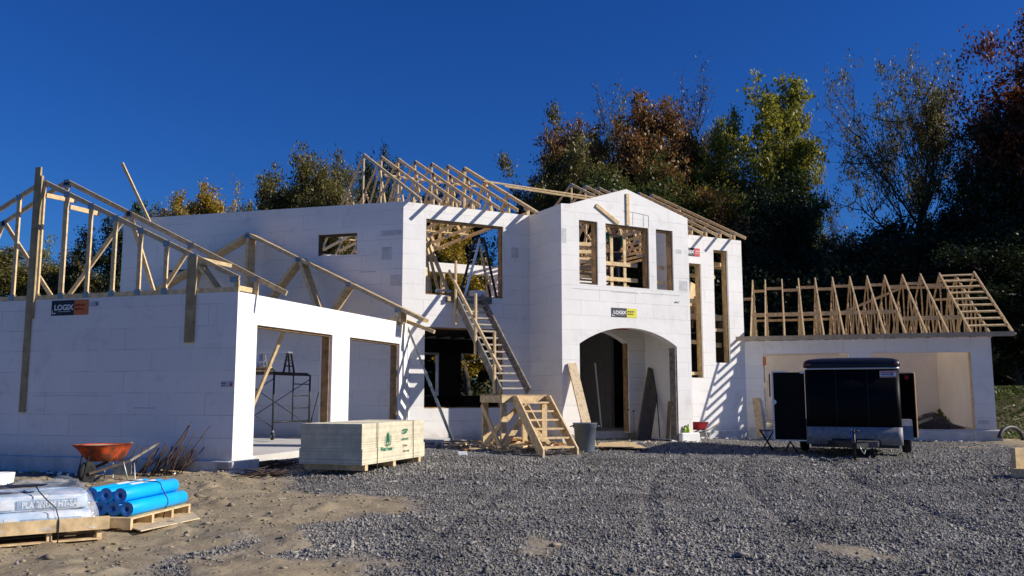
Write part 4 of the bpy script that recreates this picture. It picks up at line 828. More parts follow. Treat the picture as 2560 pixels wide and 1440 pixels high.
# ---------------------------------------------------------------- stairs and landing
t = thing('long_staircase', 'weathered grey wooden stairs rising from the landing to the upper window', 'staircase', FC @ TR(1.95, -2.65, .03)); Fs = FC
X0, X1 = 1.56, 2.36
for x in (X0, X1): MB().beam((x, -2.72, -.02 + .1), (x, .05, 2.70), .24, .04).part('stringer', M_grey, t, Fs)
for k in range(14): f_ = (k + .5) / 14; MB().box((X0 + .02, -2.75 + 2.78 * f_ - .0, .06 + 2.66 * f_ - .02), (X1 - .02, -2.75 + 2.78 * f_ + .24, .06 + 2.66 * f_ + .02)).part('tread', M_tread, t, Fs)
for (x, y, z0, z1) in ((1.505, -.12, 1.9, 3.66), (1.50, -1.42, 1.02, 2.62), (1.51, -2.5, .02, 1.55)): MB().beam((x, y, z0), (x, y, z1), .09, .045, up=(0, 1, 0)).part('rail_post', M_wood, t, Fs)
MB().beam((1.458, .25, 3.42), (1.458, -2.95, .56), .1, .04).part('handrail', M_wood, t, Fs)
MB().box((1.25, -.06, 2.52), (2.65, -.01, 2.69)).part('ledger', M_grey, t, Fs); MB().box((1.28, -.12, 2.54), (1.36, -.06, 2.66)).part('ledger_block', M_wood, t, Fs)
t = thing('landing_platform', 'raw wooden landing platform on braced posts below the long stairs', 'platform', FC @ TR(2.0, -2.5, -1.35))
q = MB()
for k in range(8): MB().box((1.38 + k * .158, -3.14, -.03), (1.38 + k * .158 + .15, -1.98, .0)).part('deck_board', M_wood2, t, Fs)
for a, b in (((1.38, -3.16, -.19), (2.66, -3.12, -.031)), ((1.38, -2.0, -.19), (2.66, -1.96, -.031)), ((1.36, -3.12, -.19), (1.4, -2.0, -.031)), ((2.62, -3.12, -.19), (2.66, -2.0, -.031))): MB().box(a, b).part('rim_board', M_wood, t, Fs)
GZ = -1.40
for x in (1.47, 2.58):
    for y in (-3.06, -2.06): MB().beam((x, y, GZ), (x, y, -.035), .14, .09, up=(1, 0, 0)).part('leg', M_wood, t, Fs)
for a, b in (((1.38, -2.05, -.25), (1.38, -3.1, -1.25)), ((1.45, -3.17, -1.22), (2.1, -3.17, -.3)), ((1.5, -1.95, -1.15), (2.5, -1.95, -.3)), ((2.66, -3.1, -1.2), (2.66, -2.1, -.3)), ((2.1, -3.19, -.75), (2.65, -3.19, -1.2)), ((1.40, -3.08, -.7), (1.40, -2.08, -1.3))): MB().beam(a, b, .14, .035).part('cross_brace', M_wood, t, Fs)
t = thing('short_staircase', 'short raw wooden stairs with six treads leading up to the landing', 'staircase', FC @ TR(2.1, -4.3, -1.4))
for x in (1.70, 2.60): MB().prism([(-4.6, -1.42), (-4.42, -1.42), (-3.18, -.22), (-3.18, -.02), (-3.35, -.02), (-4.6, -1.22)], 0, .04).part('stringer', M_wood, t, Fs @ Matrix(((0, 1, 0, x - .02), (1, 0, 0, 0), (0, 0, 1, 0), (0, 0, 0, 1))), recalc=True)
for k in range(6): f_ = (k + .45) / 6; MB().box((1.72, -4.62 + 1.3 * f_, -1.36 + 1.2 * f_ - .02 + .08), (2.58, -4.62 + 1.3 * f_ + .25, -1.36 + 1.2 * f_ + .1)).part('tread', M_wood, t, Fs)
# offcut heap
rg = random.Random(5)
for k in range(74):
    x = rg.gauss(2.2, .75); y = rg.uniform(-3.5, -1.2) if k < 54 else rg.uniform(-1.6, -.3); x = x if k % 5 else rg.uniform(.5, 1.6)
    if k % 9 == 0: x = rg.uniform(2.7, 3.3); y = rg.uniform(-3.0, -1.9)
    L_ = rg.uniform(.18, .62); w_ = rg.choice((.09, .14, .06)); a = rg.gauss(0, .8); p = Fs @ Vector((x, y, 0)); hh = max(0, .2 - .1 * abs(x - 2.2)) * rg.random()
    M_ = TR(p.x, p.y, gzf(p.x, p.y) + .03 + hh) @ RZ(math.pi / 2 - T4 + a) @ RX(rg.gauss(0, .25)) @ RY(rg.gauss(0, .18))
    m_ = rg.choice((M_wood, M_wood, M_wood2, M_shim if k % 3 == 0 else M_wood))
    lab = '%s %s %s offcut %s' % ('stubby' if L_ < .3 else 'short' if L_ < .45 else 'long', {.09: 'stud', .14: 'plank', .06: 'slat'}[w_], 'reddish' if m_ is M_shim else 'brownish' if m_ is M_wood2 else 'pale', 'left of the landing posts' if x < 1.38 else 'right of the landing posts' if x > 2.66 else 'behind the landing' if y > -1.9 else 'in front of the landing' if y < -3.15 else 'under the landing')
    single(MB().box((-L_ / 2, -w_ / 2, -.019), (L_ / 2, w_ / 2, .019)), 'wood_offcut', m_, M_, lab, 'wood offcut', 'wood offcuts around the landing posts')
for k in range(9):
    p = Fs @ Vector((rg.uniform(.1, 1.3), rg.uniform(-1.3, -.5), 0)); L_ = rg.uniform(.5, 1.1)
    single(MB().box((-L_ / 2, -.05, -.015), (L_ / 2, .05, .015)), 'board_scrap', M_grey, TR(p.x, p.y, gzf(p.x, p.y) + .03 + .012 * k) @ RZ(rg.uniform(.1, .9)), 'dark weathered board scrap near the steel wall brace foot', 'board scrap', 'dark board scraps near the wall brace')

# ---------------------------------------------------------------- rusty bars
def bars(name, label, n, fn, r=.008):
    q = MB()
    for i in range(n): a, b = fn(i); q.tube([a, (Vector(a) + Vector(b)) / 2 + Vector((0, 0, -.02)), b], r, 5)
    stuff(q.part(name, M_rust), label, 'rebar')
rg = random.Random(9); c0 = gpx(655, 1192); c1 = gpx(648, 1172)
def f1(i):
    c = (c1 if i % 3 else c0); L_ = rg.uniform(.25, .75) if i % 3 == 0 else rg.uniform(.5, 1.1); a = rg.gauss(.35 if i % 3 else .2, .16 if i % 3 else .6); x = c.x + rg.gauss(0, .24); y = c.y + rg.gauss(-.05, .14); z = gzf(x, y) + rg.uniform(.01, .14)
    dv = Vector((math.cos(a), math.sin(a), rg.gauss(0, .07))) * L_ / 2; return (x - dv.x, y - dv.y, max(z - dv.z, gzf(x, y))), (x + dv.x, y + dv.y, z + dv.z + .02)
bars('rebar_offcuts', 'tangle of short rusty reinforcing bars at the garage corner', 70, f1)
c2 = gpx(385, 1192)
def f2(i):
    x = c2.x + rg.gauss(0, .26); y = c2.y + rg.uniform(.1, .7); L_ = rg.uniform(.25, .62) if i > 6 else rg.uniform(.7, 1.1); ln = rg.gauss(.5, .24); z = gzf(x, y)
    return (x - .1, y, z), (x - .1 + L_ * math.sin(ln), y + .12 * L_, z + L_ * math.cos(ln))
bars('rebar_stakes', 'bundle of thin rusty bars leaning by the wheelbarrow', 60, f2, .009)
for k in range(4):
    x = c2.x + (-1.3, -.75, -.35, .35)[k]; y = c2.y + rg.uniform(-.1, .4); L_ = rg.uniform(.4, .9)
    single(MB().box((-L_ / 2, -.02, 0), (L_ / 2, .02, .02)), 'stake', M_wood2, TR(x, y, gzf(x, y) + .02 + .01 * k) @ RZ(rg.uniform(-.5, .6)) @ RY(rg.uniform(-.15, .15)), 'thin wooden stake on the soil by the shaded wall, ' + ('left of the wheel', 'under the orange tray', 'right of the legs', 'beside the rusty bars')[k], 'stake', 'wooden stakes by the shaded wall')

# ---------------------------------------------------------------- scaffold in the near garage
Fg = FA; t = thing('scaffold_tower', 'black rolling scaffold tower seen through the near garage door', 'scaffold', FA @ TR(-2.4, 5, -1.1))
Ax, Ay, Bx, By = -2.40, 5.0, -2.26, 6.45; SL = -2.05; zt, zb = .50, -.82
for k, ox in enumerate((0, SL)):
    q = MB(); a = (Ax + ox, Ay); b = (Bx + ox, By)
    q.cyl((*a, -.95), (*a, zt), .024).cyl((*b, -.95), (*b, zt), .024).cyl((*a, zt), (*b, zt), .022).cyl((*a, -.66), (*b, -.66), .02)
    m_ = lambda f: (a[0] + (b[0] - a[0]) * f, a[1] + (b[1] - a[1]) * f)
    q.cyl((*m_(.52), -.66), (*m_(.52), zt), .017)
    for z in (-.33, -.02, .27): q.cyl((*m_(.52), z), (*b, z), .014)
    q.part('end_frame', M_black, t, Fg)
    for c_ in (a, b):
        w_ = MB().cyl((c_[0] - .02, c_[1] - .02, -.99), (c_[0] + .02, c_[1] + .02, -.99), .095, n=24).part('caster_wheel', M_rubber, t, Fg)
        MB().cyl((c_[0] - .024, c_[1] - .024, -.99), (c_[0] + .024, c_[1] + .024, -.99), .04, n=16).part('hub', M_alu, w_, Fg)
        MB().beam((c_[0] + .03, c_[1], -.99), (c_[0], c_[1], -.86), .05, .04).part('caster_fork', M_alu, t, Fg)
for (x, y) in ((Ax, Ay), (Bx, By)):
    for z0, z1 in ((.40, -.78), (-.78, .40)): MB().cyl((x, y, z0), (x + SL, y, z1), .011, n=8).part('cross_brace', M_black, t, Fg)
for k in range(5): MB().box((Ax + SL - .1, Ay + .02 + .29 * k, zt + .022), (Ax + .1, Ay + .29 * k + .27, zt + .06)).part('deck_plank', M_dark, t, Fg)
t = thing('work_platform', 'aluminium folding work platform standing on the scaffold', 'work platform', FA @ TR(-2.8, 5.4, .56))
zp = .562
for x, m_ in ((-3.1, M_alu), (-2.33, M_black)):
    for y0, y1 in ((5.3, 5.45), (5.78, 5.62)): MB().beam((x - (.0 if m_ is M_alu else -.0), y0, zp), (x, y1, zp + .47), .04, .03, up=(1, 0, 0)).part('leg', m_, t, Fg)
    for z in (.15, .3): MB().beam((x, 5.35 + z * .3, zp + z), (x, 5.73 - z * .3, zp + z), .03, .03).part('rung', m_, t, Fg)
    MB().beam((x + .1, 5.4, zp), (x, 5.5, zp + .47), .035, .03, up=(1, 0, 0)).part('leg', m_, t, Fg)
MB().box((-3.12, 5.43, zp + .47), (-2.3, 5.64, zp + .51)).part('platform_board', M_alu, t, Fg); MB().box((-3.1, 5.36, zp + .24), (-2.4, 5.40, zp + .28)).part('side_rail', M_alu, t, Fg)
for k in range(3): single(MB().box((-3.5, 5.02 + .01 * k, zp + .045 * k), (-2.45 - .05 * k, 5.13, zp + .045 * k + .04)), 'stud_offcut', (M_wood, M_shim, M_wood)[k], Fg, ('lowest', 'reddish middle', 'topmost')[k] + ' of three short boards stacked on the scaffold', 'board', 'short boards on the scaffold')
o = MB().beam((0, 0, 0), (1.15, -.12, 2.42), .09, .04, up=(0, 1, 0)).part('diagonal_brace', M_wood, None, FA @ TR(-1.55, 2.3, -1.12)); props(o, 'pale board slanting from the garage door head to the slab', 'board')
t = thing('push_broom', 'broom with a red grip leaning inside the near garage', 'broom', FA @ TR(-.9, 6.9, -1.12))
b0 = FA.inverted() @ inpl(774, 1066, P0 + A * 6.9, B); b1 = FA.inverted() @ inpl(797, 980, P0 + A * 7.3, B); MB().cyl(b0 - (b1 - b0) * .5, b1, .013, n=8).part('handle', M_grey, t, Fg); MB().cyl(b0 - (b1 - b0) * .1, b0 + (b1 - b0) * .25, .019, n=8).part('grip', M_red, t, Fg)
e0 = b0 - (b1 - b0) * .5; MB().box((e0.x - .2, e0.y - .05, e0.z - .08), (e0.x + .2, e0.y + .05, e0.z)).part('head', M_black, t, Fg)

# ---------------------------------------------------------------- trailer
ph = R(21.7); TX = Vector((math.cos(ph), -math.sin(ph), 0)); TY = Vector((math.sin(ph), math.cos(ph), 0))
tp = ray(2130, 987) * (19.8 / ray(2130, 987).y); tp = Vector((tp.x, tp.y, 0)); TM = frame((tp.x, tp.y, -1.375), TX, TY) @ Matrix.Scale(.98, 4)
t = thing('cargo_trailer', 'black enclosed cargo trailer with both side doors open on the gravel', 'trailer', TM)
def rrect(w, l0, l1, r, z, n=6):
    P = []
    for cx, cy, a0 in ((w - r, l0 + r, -90), (w - r, l1 - r, 0), (-w + r, l1 - r, 90), (-w + r, l0 + r, 180)):
        for i in range(n + 1): a = R(a0 + 90 * i / n); P.append((cx + r * math.cos(a), cy + r * math.sin(a), z))
    return P
def loft(rings, caps=True):
    n = len(rings[0]); q = MB(); q.add([p for r in rings for p in r], [(a * n + j, a * n + (j + 1) % n, (a + 1) * n + (j + 1) % n, (a + 1) * n + j) for a in range(len(rings) - 1) for j in range(n)], True)
    if caps: q.f += [tuple(reversed(range(n))), tuple((len(rings) - 1) * n + j for j in range(n))]; q.sm += [False, False]; q.mi += [0, 0]
    return q
loft([rrect(1.035, 0, 3.7, .11, .30), rrect(1.035, 0, 3.7, .11, 1.985)]).part('body', M_trail, t, TM)
cap = [rrect(1.05, -.02, 3.72, .12, 2.03)]
for z, w_, s_ in ((2.06, 1.065, -.035), (2.12, 1.065, -.03), (2.19, 1.04, 0), (2.235, .93, .1), (2.26, .7, .25), (2.275, .35, .5), (2.28, .12, .9)): cap.append(rrect(w_, s_, 3.7 - s_, min(.12, w_ * .9), z))
loft(cap).part('nose_cap', M_roofc, t, TM)
loft([rrect(1.045, -.012, 3.71, .115, 1.985), rrect(1.045, -.012, 3.71, .115, 2.03)]).part('trim_strip', M_alu, t, TM)
rv = MB()
for k in range(25): rv.cyl((-.96 + .08 * k, -.018, 2.008), (-.96 + .08 * k, -.012, 2.008), .008, n=6)
rv.part('rivets', M_steel, t, TM)
for x in (-.345, .345): MB().box((x - .006, -.005, .66), (x + .006, -.0005, 1.98)).part('panel_seam', M_roofc, t, TM)
for x in (-.98, .93): MB().box((x, -.05, 2.08), (x + .09, -.03, 2.115)).part('marker_light', M_lamp, t, TM, bev=.008)
loft([rrect(1.047, -.016, .22, .112, .245), rrect(1.047, -.016, .22, .112, .65)]).part('stone_guard', M_guard, t, TM)
MB().box((-.95, -.012, .18), (.95, .02, .243)).part('front_frame', M_black, t, TM)
MB().box((-.48, -.03, .24), (.42, -.018, .38)).part('guard_cutout', M_black, t, TM)
MB().box((-.85, .3, .18), (.85, 3.5, .299)).part('chassis', M_black, t, TM)
for s_ in (-1, 1):
    MB().beam((s_ * .6, .1, .28), (s_ * .03, -1.2, .28), .1, .05).part('tongue_beam', M_black, t, TM)
    fe = MB().prism([(.85, .34), (.90, .66), (1.06, .80), (1.72, .80), (1.88, .66), (1.95, .34), (1.86, .34), (1.8, .62), (1.68, .72), (1.12, .72), (1.0, .62), (.94, .34)], 0, .26)
    fe.part('fender', M_fender, t, TM @ TR(1.04 if s_ > 0 else -1.30, 0, 0) @ Matrix(((0, 1, 0, 0), (1, 0, 0, 0), (0, 0, 1, 0), (0, 0, 0, 1))), recalc=True)
    for (y_) in (1.4,):
        q = MB(); m_ = 32; prof = [(.2, -.09), (.31, -.1), (.345, -.07), (.35, 0), (.345, .07), (.31, .1), (.2, .09)]; xc = s_ * 1.17
        q.add([(xc + x, y_ + r * math.cos(2 * math.pi * j / m_), .35 + r * math.sin(2 * math.pi * j / m_)) for r, x in prof for j in range(m_)], [(a * m_ + j, a * m_ + (j + 1) % m_, (a + 1) * m_ + (j + 1) % m_, (a + 1) * m_ + j) for a in range(6) for j in range(m_)], True)
        wl = q.part('wheel', M_rubber, t, TM); MB().cyl((xc - .07, y_, .35), (xc + .07, y_, .35), .2, n=24).part('rim', M_alu, wl, TM)
MB().cyl((0, -1.05, -.02), (0, -1.05, .62), .03).cyl((0, -1.05, -.03), (0, -1.05, -.01), .09).cyl((0, -1.05, .6), (.12, -1.05, .6), .012).part('jack', M_black, t, TM)
MB().box((-.05, -1.42, .26), (.05, -1.18, .36)).part('coupler', M_black, t, TM)
MB().box((.06, -.62, .22), (.50, -.44, .36)).part('tongue_box', M_grey, t, TM, bev=.008); MB().box((-.45, -.4, .22), (.0, -.3, .34)).part('tongue_plate', M_black, t, TM)
ch_ = MB().tube([(.1, -1.1, .28), (.16, -1.05, .15), (.2, -.9, .1), (.22, -.7, .15), (.24, -.6, .25)], .012, 6).part('safety_chain', M_steel, t, TM)
# doors
dM = TM @ TR(-1.045, .12, 0) @ RZ(R(4)); dl = MB().box((-.72, -.02, .33), (-.005, .02, 1.93)).part('side_door', M_trail, t, dM)
MB().box((-.755, -.025, .30), (-.722, .03, 1.96)).part('door_edge_trim', M_white, dl, dM); MB().box((-.722, -.026, 1.93), (-.38, -.02, 1.962)).part('door_edge_trim', M_white, dl, dM); MB().box((-.1, -.025, 1.90), (-.0, .028, 1.955)).part('door_edge_trim', M_white, dl, dM); MB().box((-.722, -.024, .30), (0, .024, .328)).part('door_edge_trim', M_alu, dl, dM)
MB().cyl((-.72, -.03, 1.22), (-.72, .03, 1.22), .06, n=16).part('door_latch', M_white, dl, dM); MB().box((-.82, -.01, 1.35), (-.79, .01, 1.9)).part('door_bar', M_black, dl, dM)
dM = TM @ TR(1.045, 2.5, 0) @ RZ(R(-28)); dr = MB().box((0, -.02, .33), (.47, .02, 1.93)).part('side_door', M_trail, t, dM)
MB().box((.472, -.022, .33), (.495, .022, 1.94)).part('door_edge_trim', M_buck, dr, dM); MB().box((.02, -.03, 1.93), (.47, .025, 1.955)).part('door_edge_trim', M_alu, dr, dM)
MB().box((1.036, .75, .83), (1.042, .82, 1.6)).part('door_jamb', M_alu, t, TM)
dc = MB().box((.62, -.012, 1.795), (.97, -.003, 1.94)).part('decal', M_white, t, TM); letters('HAULER', .07, mat('blue_ink', (.02, .04, .3), .5), dc, TM @ TR(.64, -.014, 1.84), off=.003, sx=1.05); MB().box((.63, -.015, 1.9), (.95, -.0125, 1.925)).box((.63, -.015, 1.805), (.96, -.0125, 1.82)).part('decal_stripe', M_pred, dc, TM)
dc2 = MB().box((.25, -.026, 1.78), (.35, -.021, 1.88)).part('decal', M_pred, t, dM)
single(MB().box((-.48, -1.2, -.04), (.38, -.98, .07)), 'timber_block', M_grey, TM @ TR(0, 0, -.1), 'short grey timber under the trailer jack foot', 'timber block', bev=.006)
WM['jk'] = None
t = thing('water_bottle', 'blue water bottle standing against the trailer guard', 'bottle', TM @ TR(-.05, -.2, .34)); bM = WM[t.name]
MB().cyl((0, 0, 0), (0, 0, .2), .035, n=16).cyl((0, 0, .2), (0, 0, .24), .035, .014, n=16).part('bottle_body', M_bottle, t, bM); MB().cyl((0, 0, .24), (0, 0, .27), .016, n=12).part('cap', M_white, t, bM)

# folding stand beside the trailer door
p = gpx(1948, 1131); SMm = frame((p.x, p.y, gzf(p.x, p.y)), B, A)
t = thing('folding_stand', 'low black folding stand with crossed legs beside the trailer', 'folding stand', SMm)
for y in (0, .42):
    for x0 in (-.42, .12):
        for a, b in (((x0, y, 0), (x0 + .3, y, .5)), ((x0 + .3, y, 0), (x0, y, .5))): MB().cyl(a, b, .015, n=8).part('leg', M_black, t, SMm)
MB().box((-.45, -.03, .5), (.45, .45, .53)).part('top', M_grey, t, SMm)
# things in and around the far garage
for k, (x, y, a, L_) in enumerate(((.9, .6, .2, .8), (1.0, 1.0, -.3, .9), (1.3, .8, .6, .5), (.8, 1.3, .1, 1.0))):
    single(MB().box((-L_ / 2, -.06, 0), (L_ / 2, .06, .035)), 'loose_board', M_wood, FD @ TR(x, y, -1.078 + .037 * k) @ RZ(a), ('lowest', 'second', 'third', 'topmost')[k] + ' of the pale boards strewn on the far garage slab', 'board', 'loose boards on the far garage slab')
pl = MB(); rg = random.Random(3); n_ = 26; vs = []
for j in range(13):
    for i in range(n_):
        u = i / (n_ - 1) * 2 - 1; v = j / 12 * 2 - 1; r_ = max(0, 1 - (abs(u) ** 2.4 + abs(v) ** 2.2) * .95)
        vs.append((1.15 * u, .5 * v, .42 * r_ ** .6 * (.72 + .35 * math.sin(4 * u + 1.2) * math.cos(2 * v) + .12 * math.sin(11 * u + 5 * v)) + rg.uniform(-.015, .015)))
pl.add(vs, [(j * n_ + i, j * n_ + i + 1, (j + 1) * n_ + i + 1, (j + 1) * n_ + i) for j in range(12) for i in range(n_ - 1)], True)
single(pl, 'tarp', M_tarp, FD @ TR(5.45, 1.1, -1.09), 'crumpled brown tarp over gear inside the far garage', 'tarp')
t = thing('tool_box', 'dark brown wooden crate in front of the brown tarp', 'crate', FD @ TR(5.6, .45, -1.078)); cM = WM[t.name]
MB().box((-.35, -.12, 0), (.45, .12, .17)).part('crate_body', M_dark, t, cM, bev=.01); MB().tube([(.05, -.1, .17), (.1, -.1, .36), (.2, -.1, .38), (.35, -.1, .2)], .05, 8).part('roll_handle', M_tarp, t, cM)
for k, (x, a) in enumerate(((4.7, .5), (4.85, .42), (4.55, .6))):
    o = MB().beam((0, 0, 0), (.75, .2, .28 + .05 * k), .07, .04).part('loose_stick', M_wood, None, FD @ TR(x, .35 + .08 * k, -1.06)); props(o, ('left', 'right', 'middle')[k % 3] + ' pale stick propped on the brown tarp in the far garage', 'board', 'sticks propped on the tarp')
sp_ = gpx(2494, 1104); t = thing('shovel', 'red-handled shovel standing against the far garage corner', 'shovel', at(sp_)); hM = WM[t.name]
MB().cyl((0, 0, .1), (-.14, .05, .82), .014, n=8).part('shaft', M_black, t, hM)
MB().tube([(-.145, .05, .8), (-.2, .05, .88), (-.21, .05, .95), (-.12, .05, .96), (-.11, .05, .88), (-.145, .05, .8)], .016, 6).part('grip', M_red, t, hM)
MB().add([(-.09, -.01, .14), (.09, -.01, .14), (.1, -.03, .0), (0, -.04, -.06), (-.1, -.03, .0), (-.09, .005, .14), (.09, .005, .14), (.1, -.015, .0), (0, -.025, -.06), (-.1, -.015, .0)], [(0, 4, 3, 2, 1), (5, 6, 7, 8, 9), (0, 1, 6, 5), (1, 2, 7, 6), (2, 3, 8, 7), (3, 4, 9, 8), (4, 0, 5, 9)]).part('blade', M_black, t, hM)
pp = gpx(2528, 1106); q = MB(); q.tube([(pp.x + .5 * math.cos(a) + .0, pp.y + .25 * math.cos(a), gzf(pp.x, pp.y) + .03 + .42 * max(0, math.sin(a))) for a in [R(165 - k * 9) for k in range(19)]], [.058 + .005 * (k % 2) for k in range(19)], 14)
single(q, 'drain_pipe', M_pipe, Matrix(), 'short black corrugated pipe arching at the garage corner', 'pipe')
# broken crate at the right edge
p = gpx(2612, 1200); cM = at(p, .3); t = thing('wooden_crate', 'raw wooden crate piece at the right edge of the yard', 'crate', cM)
for z in (.02, .2, .36): MB().box((-.12, 0, z), (.9, .02, z + .1)).part('slat', M_wood, t, cM)
for x in (-.1, .3, .8): MB().box((x, .021, 0), (x + .09, .11, .48)).part('upright', M_wood, t, cM)
MB().box((-.18, -.1, 0), (-.1, .5, .16)).part('slat', M_wood, t, cM); MB().box((-.1, .45, 0), (.9, .55, .5)).part('slat', M_wood, t, cM)
for k, (px_, h_) in enumerate(((1705, .2), (1713, .24))):
    q = TW + C * (4.02 + .14 * k) - D * .04; bM = TR(q.x, q.y, -1.085); t = thing('spray_bottle', ('tilted lime green bottle nearest the arch', 'upright lime green bottle with a black cap')[k] + ' on the white block', 'bottle', bM)
    MB().cyl((0, 0, 0), (.02 * (1 - k), 0, h_ * .8), .045, .035, n=14).part('bottle_body', M_lime, t, bM); MB().cyl((0, 0, h_ * .8), (0, 0, h_), .02, n=10).part('cap', M_black, t, bM)
p = gpx(1496, 1094, -1.3)
single(MB().box((-.12, -.05, 0), (.1, .05, .03)).box((.02, -.1, .01), (.2, -.04, .03)), 'work_glove', M_lime, at(p, .4), 'lime green glove on the gravel behind the garbage can', 'glove', bev=.01)

# ---------------------------------------------------------------- things in the entrance
leanboard('scaffold_deck', 'dark aluminium scaffold deck leaning in the arched entrance', FC @ Vector((8.02, -.35, .72)), FC @ Vector((7.1, -.95, -1.35)), .5, .05, mat('brown_deck', (.17, .125, .09), .8, var=.2), 'scaffold deck')
for k, (x, y, h_) in enumerate(((6.35, -1.3, .9), (6.75, -1.0, .85), (7.2, -1.2, .8))):
    single(MB().cyl((0, 0, -.05), (0, 0, h_), .006, n=6).cyl((0, 0, h_), (0, 0, h_ + .05), .03, n=8), 'steel_stake', M_rust, FC @ TR(x, y, -1.35), ('left', 'middle', 'right')[k] + ' thin steel pin with a cap standing in the entrance gravel', 'stake', 'steel pins in the entrance gravel')
for k, (a, b) in enumerate((((7.15, -.9, -1.33), (7.75, -.5, .3)), ((7.6, -1.1, -1.33), (7.82, -.7, .0)), ((5.2, 2.5, -1.1), (4.8, 3.2, .4)), ((5.6, 2.6, -1.1), (5.25, 3.2, .42)))):
    o = MB().cyl((0, 0, 0), Vector(b) - Vector(a), .016, n=8).part('pole', M_dark, None, FC @ TR(*a)); props(o, ('thin rod leaning on the dark scaffold deck', 'short rod leaning beside the arch jamb', 'dark tool handle leaning deep inside the entrance', 'second dark tool handle inside the entrance hall')[k], 'rod')
leanboard('narrow_board', 'narrow pale slat leaning behind the right arch jamb', FC @ Vector((7.9, -1.2, -.2)), FC @ Vector((7.7, -1.3, -1.35)), .12, .03, M_wood2)
leanboard('light_strip', 'thin white strip standing inside the entrance hall', FC @ Vector((7.15, 1.6, 1.0)), FC @ Vector((7.3, 1.5, -1.05)), .04, .03, M_whitefoam)

# ---------------------------------------------------------------- upstairs
U = 2.602
for k, (x, z, L_) in enumerate(((.72, 0, .4), (.74, .05, .38), (1.15, .0, .5), (1.18, .05, .45), (.7, .1, .3), (1.2, .1, .4))):
    single(MB().box((0, 0, 0), (L_, .3, .045)), 'cedar_board', M_shim, FC @ TR(x, .36, U + .06 + z), ('lowest board of the left reddish pile', 'second board of the left reddish pile', 'lowest board of the right reddish pile', 'second board of the right reddish pile', 'topmost board of the left reddish pile', 'topmost board of the right reddish pile')[k] + ' on the upper sill', 'board', 'reddish boards on the upper sill')
single(MB().tube([(1.12, .34, U + .2), (1.12, .34, U + .26), (1.16, .34, U + .29), (1.62, .36, U + .26)], .022, 10), 'white_pipe', M_white, FC, 'bent white plastic pipe on the reddish boards upstairs', 'pipe')
ap = Vector((1.32, 1.6, 4.35))
for k, (x, y) in enumerate(((.75, .7), (.9, .9), (1.05, .8), (1.35, 1.2), (1.6, 1.1), (1.9, 1.0), (1.75, .6))):
    a = Vector((x, y, U)); o = MB().beam((0, 0, 0), ap + Vector((.05 * k - .15, .03 * k, .12 * (k % 3))) - a, .09, .04, up=(1, .3, 0)).part('leaning_stud', M_wood, None, FC @ TR(*a)); props(o, ('leftmost', 'second', 'third', 'middle', 'fifth', 'rightmost', 'steepest')[k] + ' pale stud of the bunch leaning behind the upper window', 'stud', 'studs leaning together upstairs')
t = thing('folding_ladder', 'black and silver folding ladder standing open in the upper window', 'ladder', FC @ TR(2.7, .9, U))
for y in (.75, 1.12):
    for (x0, xt), m_ in (((2.12, 2.66), M_alu), ((3.25, 2.78), M_black)):
        MB().beam((x0, y, U), (xt, y, 4.52), .07, .03, up=(1, 0, 0)).part('rail', m_ if y < 1 else M_black, t, FC)
    MB().cyl((2.72, y - .03, 4.5), (2.72, y + .03, 4.5), .07, n=14).part('hinge', M_black, t, FC)
for k in range(6):
    f_ = .12 + .14 * k
    for x0, xt in ((2.12, 2.66), (3.25, 2.78)): x = x0 + (xt - x0) * f_; MB().cyl((x, .75, U + 1.92 * f_), (x, 1.12, U + 1.92 * f_), .016, n=8).part('rung', M_alu, t, FC)
t = thing('white_tub', 'white tub with blue base standing on the upper window sill', 'tub', FC @ TR(2.45, .45, U)); uM = WM[t.name]
MB().box((-.2, -.1, .12), (.2, .2, .34)).part('tub_body', M_white, t, uM, bev=.02); MB().box((-.25, -.13, .1), (.25, .22, .14)).part('base', mat('blue_tray', (.03, .08, .35), .5), t, uM)
# lumber inside the tower room
for k in range(6): single(MB().box((0, 0, 0), (1.1, .14, .038)), 'stacked_board', M_wood2, FT @ TR(1.35 + .03 * (k % 2), 1.2, U + .5 + .1 * k), ('lowest', 'second lowest', 'third from below', 'third from above', 'second highest', 'topmost')[k] + ' board in the lumber pile behind the tower windows', 'board', 'lumber pile in the tower room')
for k in range(5): single(MB().box((0, 0, 0), (1.3, .04, .11)), 'slat_board', M_wood, FT @ TR(1.9, 2.6 + .0 * k, 3.62 + .24 * k) @ RY(R(-3)), ('lowest', 'second lowest', 'middle', 'second highest', 'topmost')[k] + ' slat of the rack behind the tower windows', 'slat', 'slat rack behind the tower windows')
for k in range(2): single(MB().box((0, 0, 0), (.06, .04, 2.2)), 'slat_upright', M_wood, FT @ TR(2.0 + 1.0 * k, 2.65, U), ('left', 'right')[k] + ' upright of the slat rack behind the tower windows', 'upright', 'slat rack uprights')
for k in range(4): single(MB().box((0, 0, 0), (.24 - .02 * k, .12, .045)), 'sill_offcut', M_wood, FT @ TR(3.25 + .04 * (k % 2), .34, 2.905 + .05 * k), ('lowest', 'second', 'third', 'topmost')[k] + ' small offcut stacked at the sill of the right tower window', 'offcut', 'offcuts at the right tower window')
single(MB().box((.75, .34, 2.87), (1.15, .5, 3.1)), 'sill_block', M_wood, FT, 'rough wooden block at the sill of the left tower window', 'block')
single(MB().box((.6, .6, 2.62), (.68, .7, 3.2)), 'blue_tube', M_bottle, FT, 'blue tube upright behind the left tower window', 'tube')
leanboard('bundled_panel', 'pale panel bundle leaning behind the tall right window', FC @ Vector((11.3, 1.6, 3.75)), FC @ Vector((10.9, 1.3, U)), .5, .12, M_wood, 'panel')

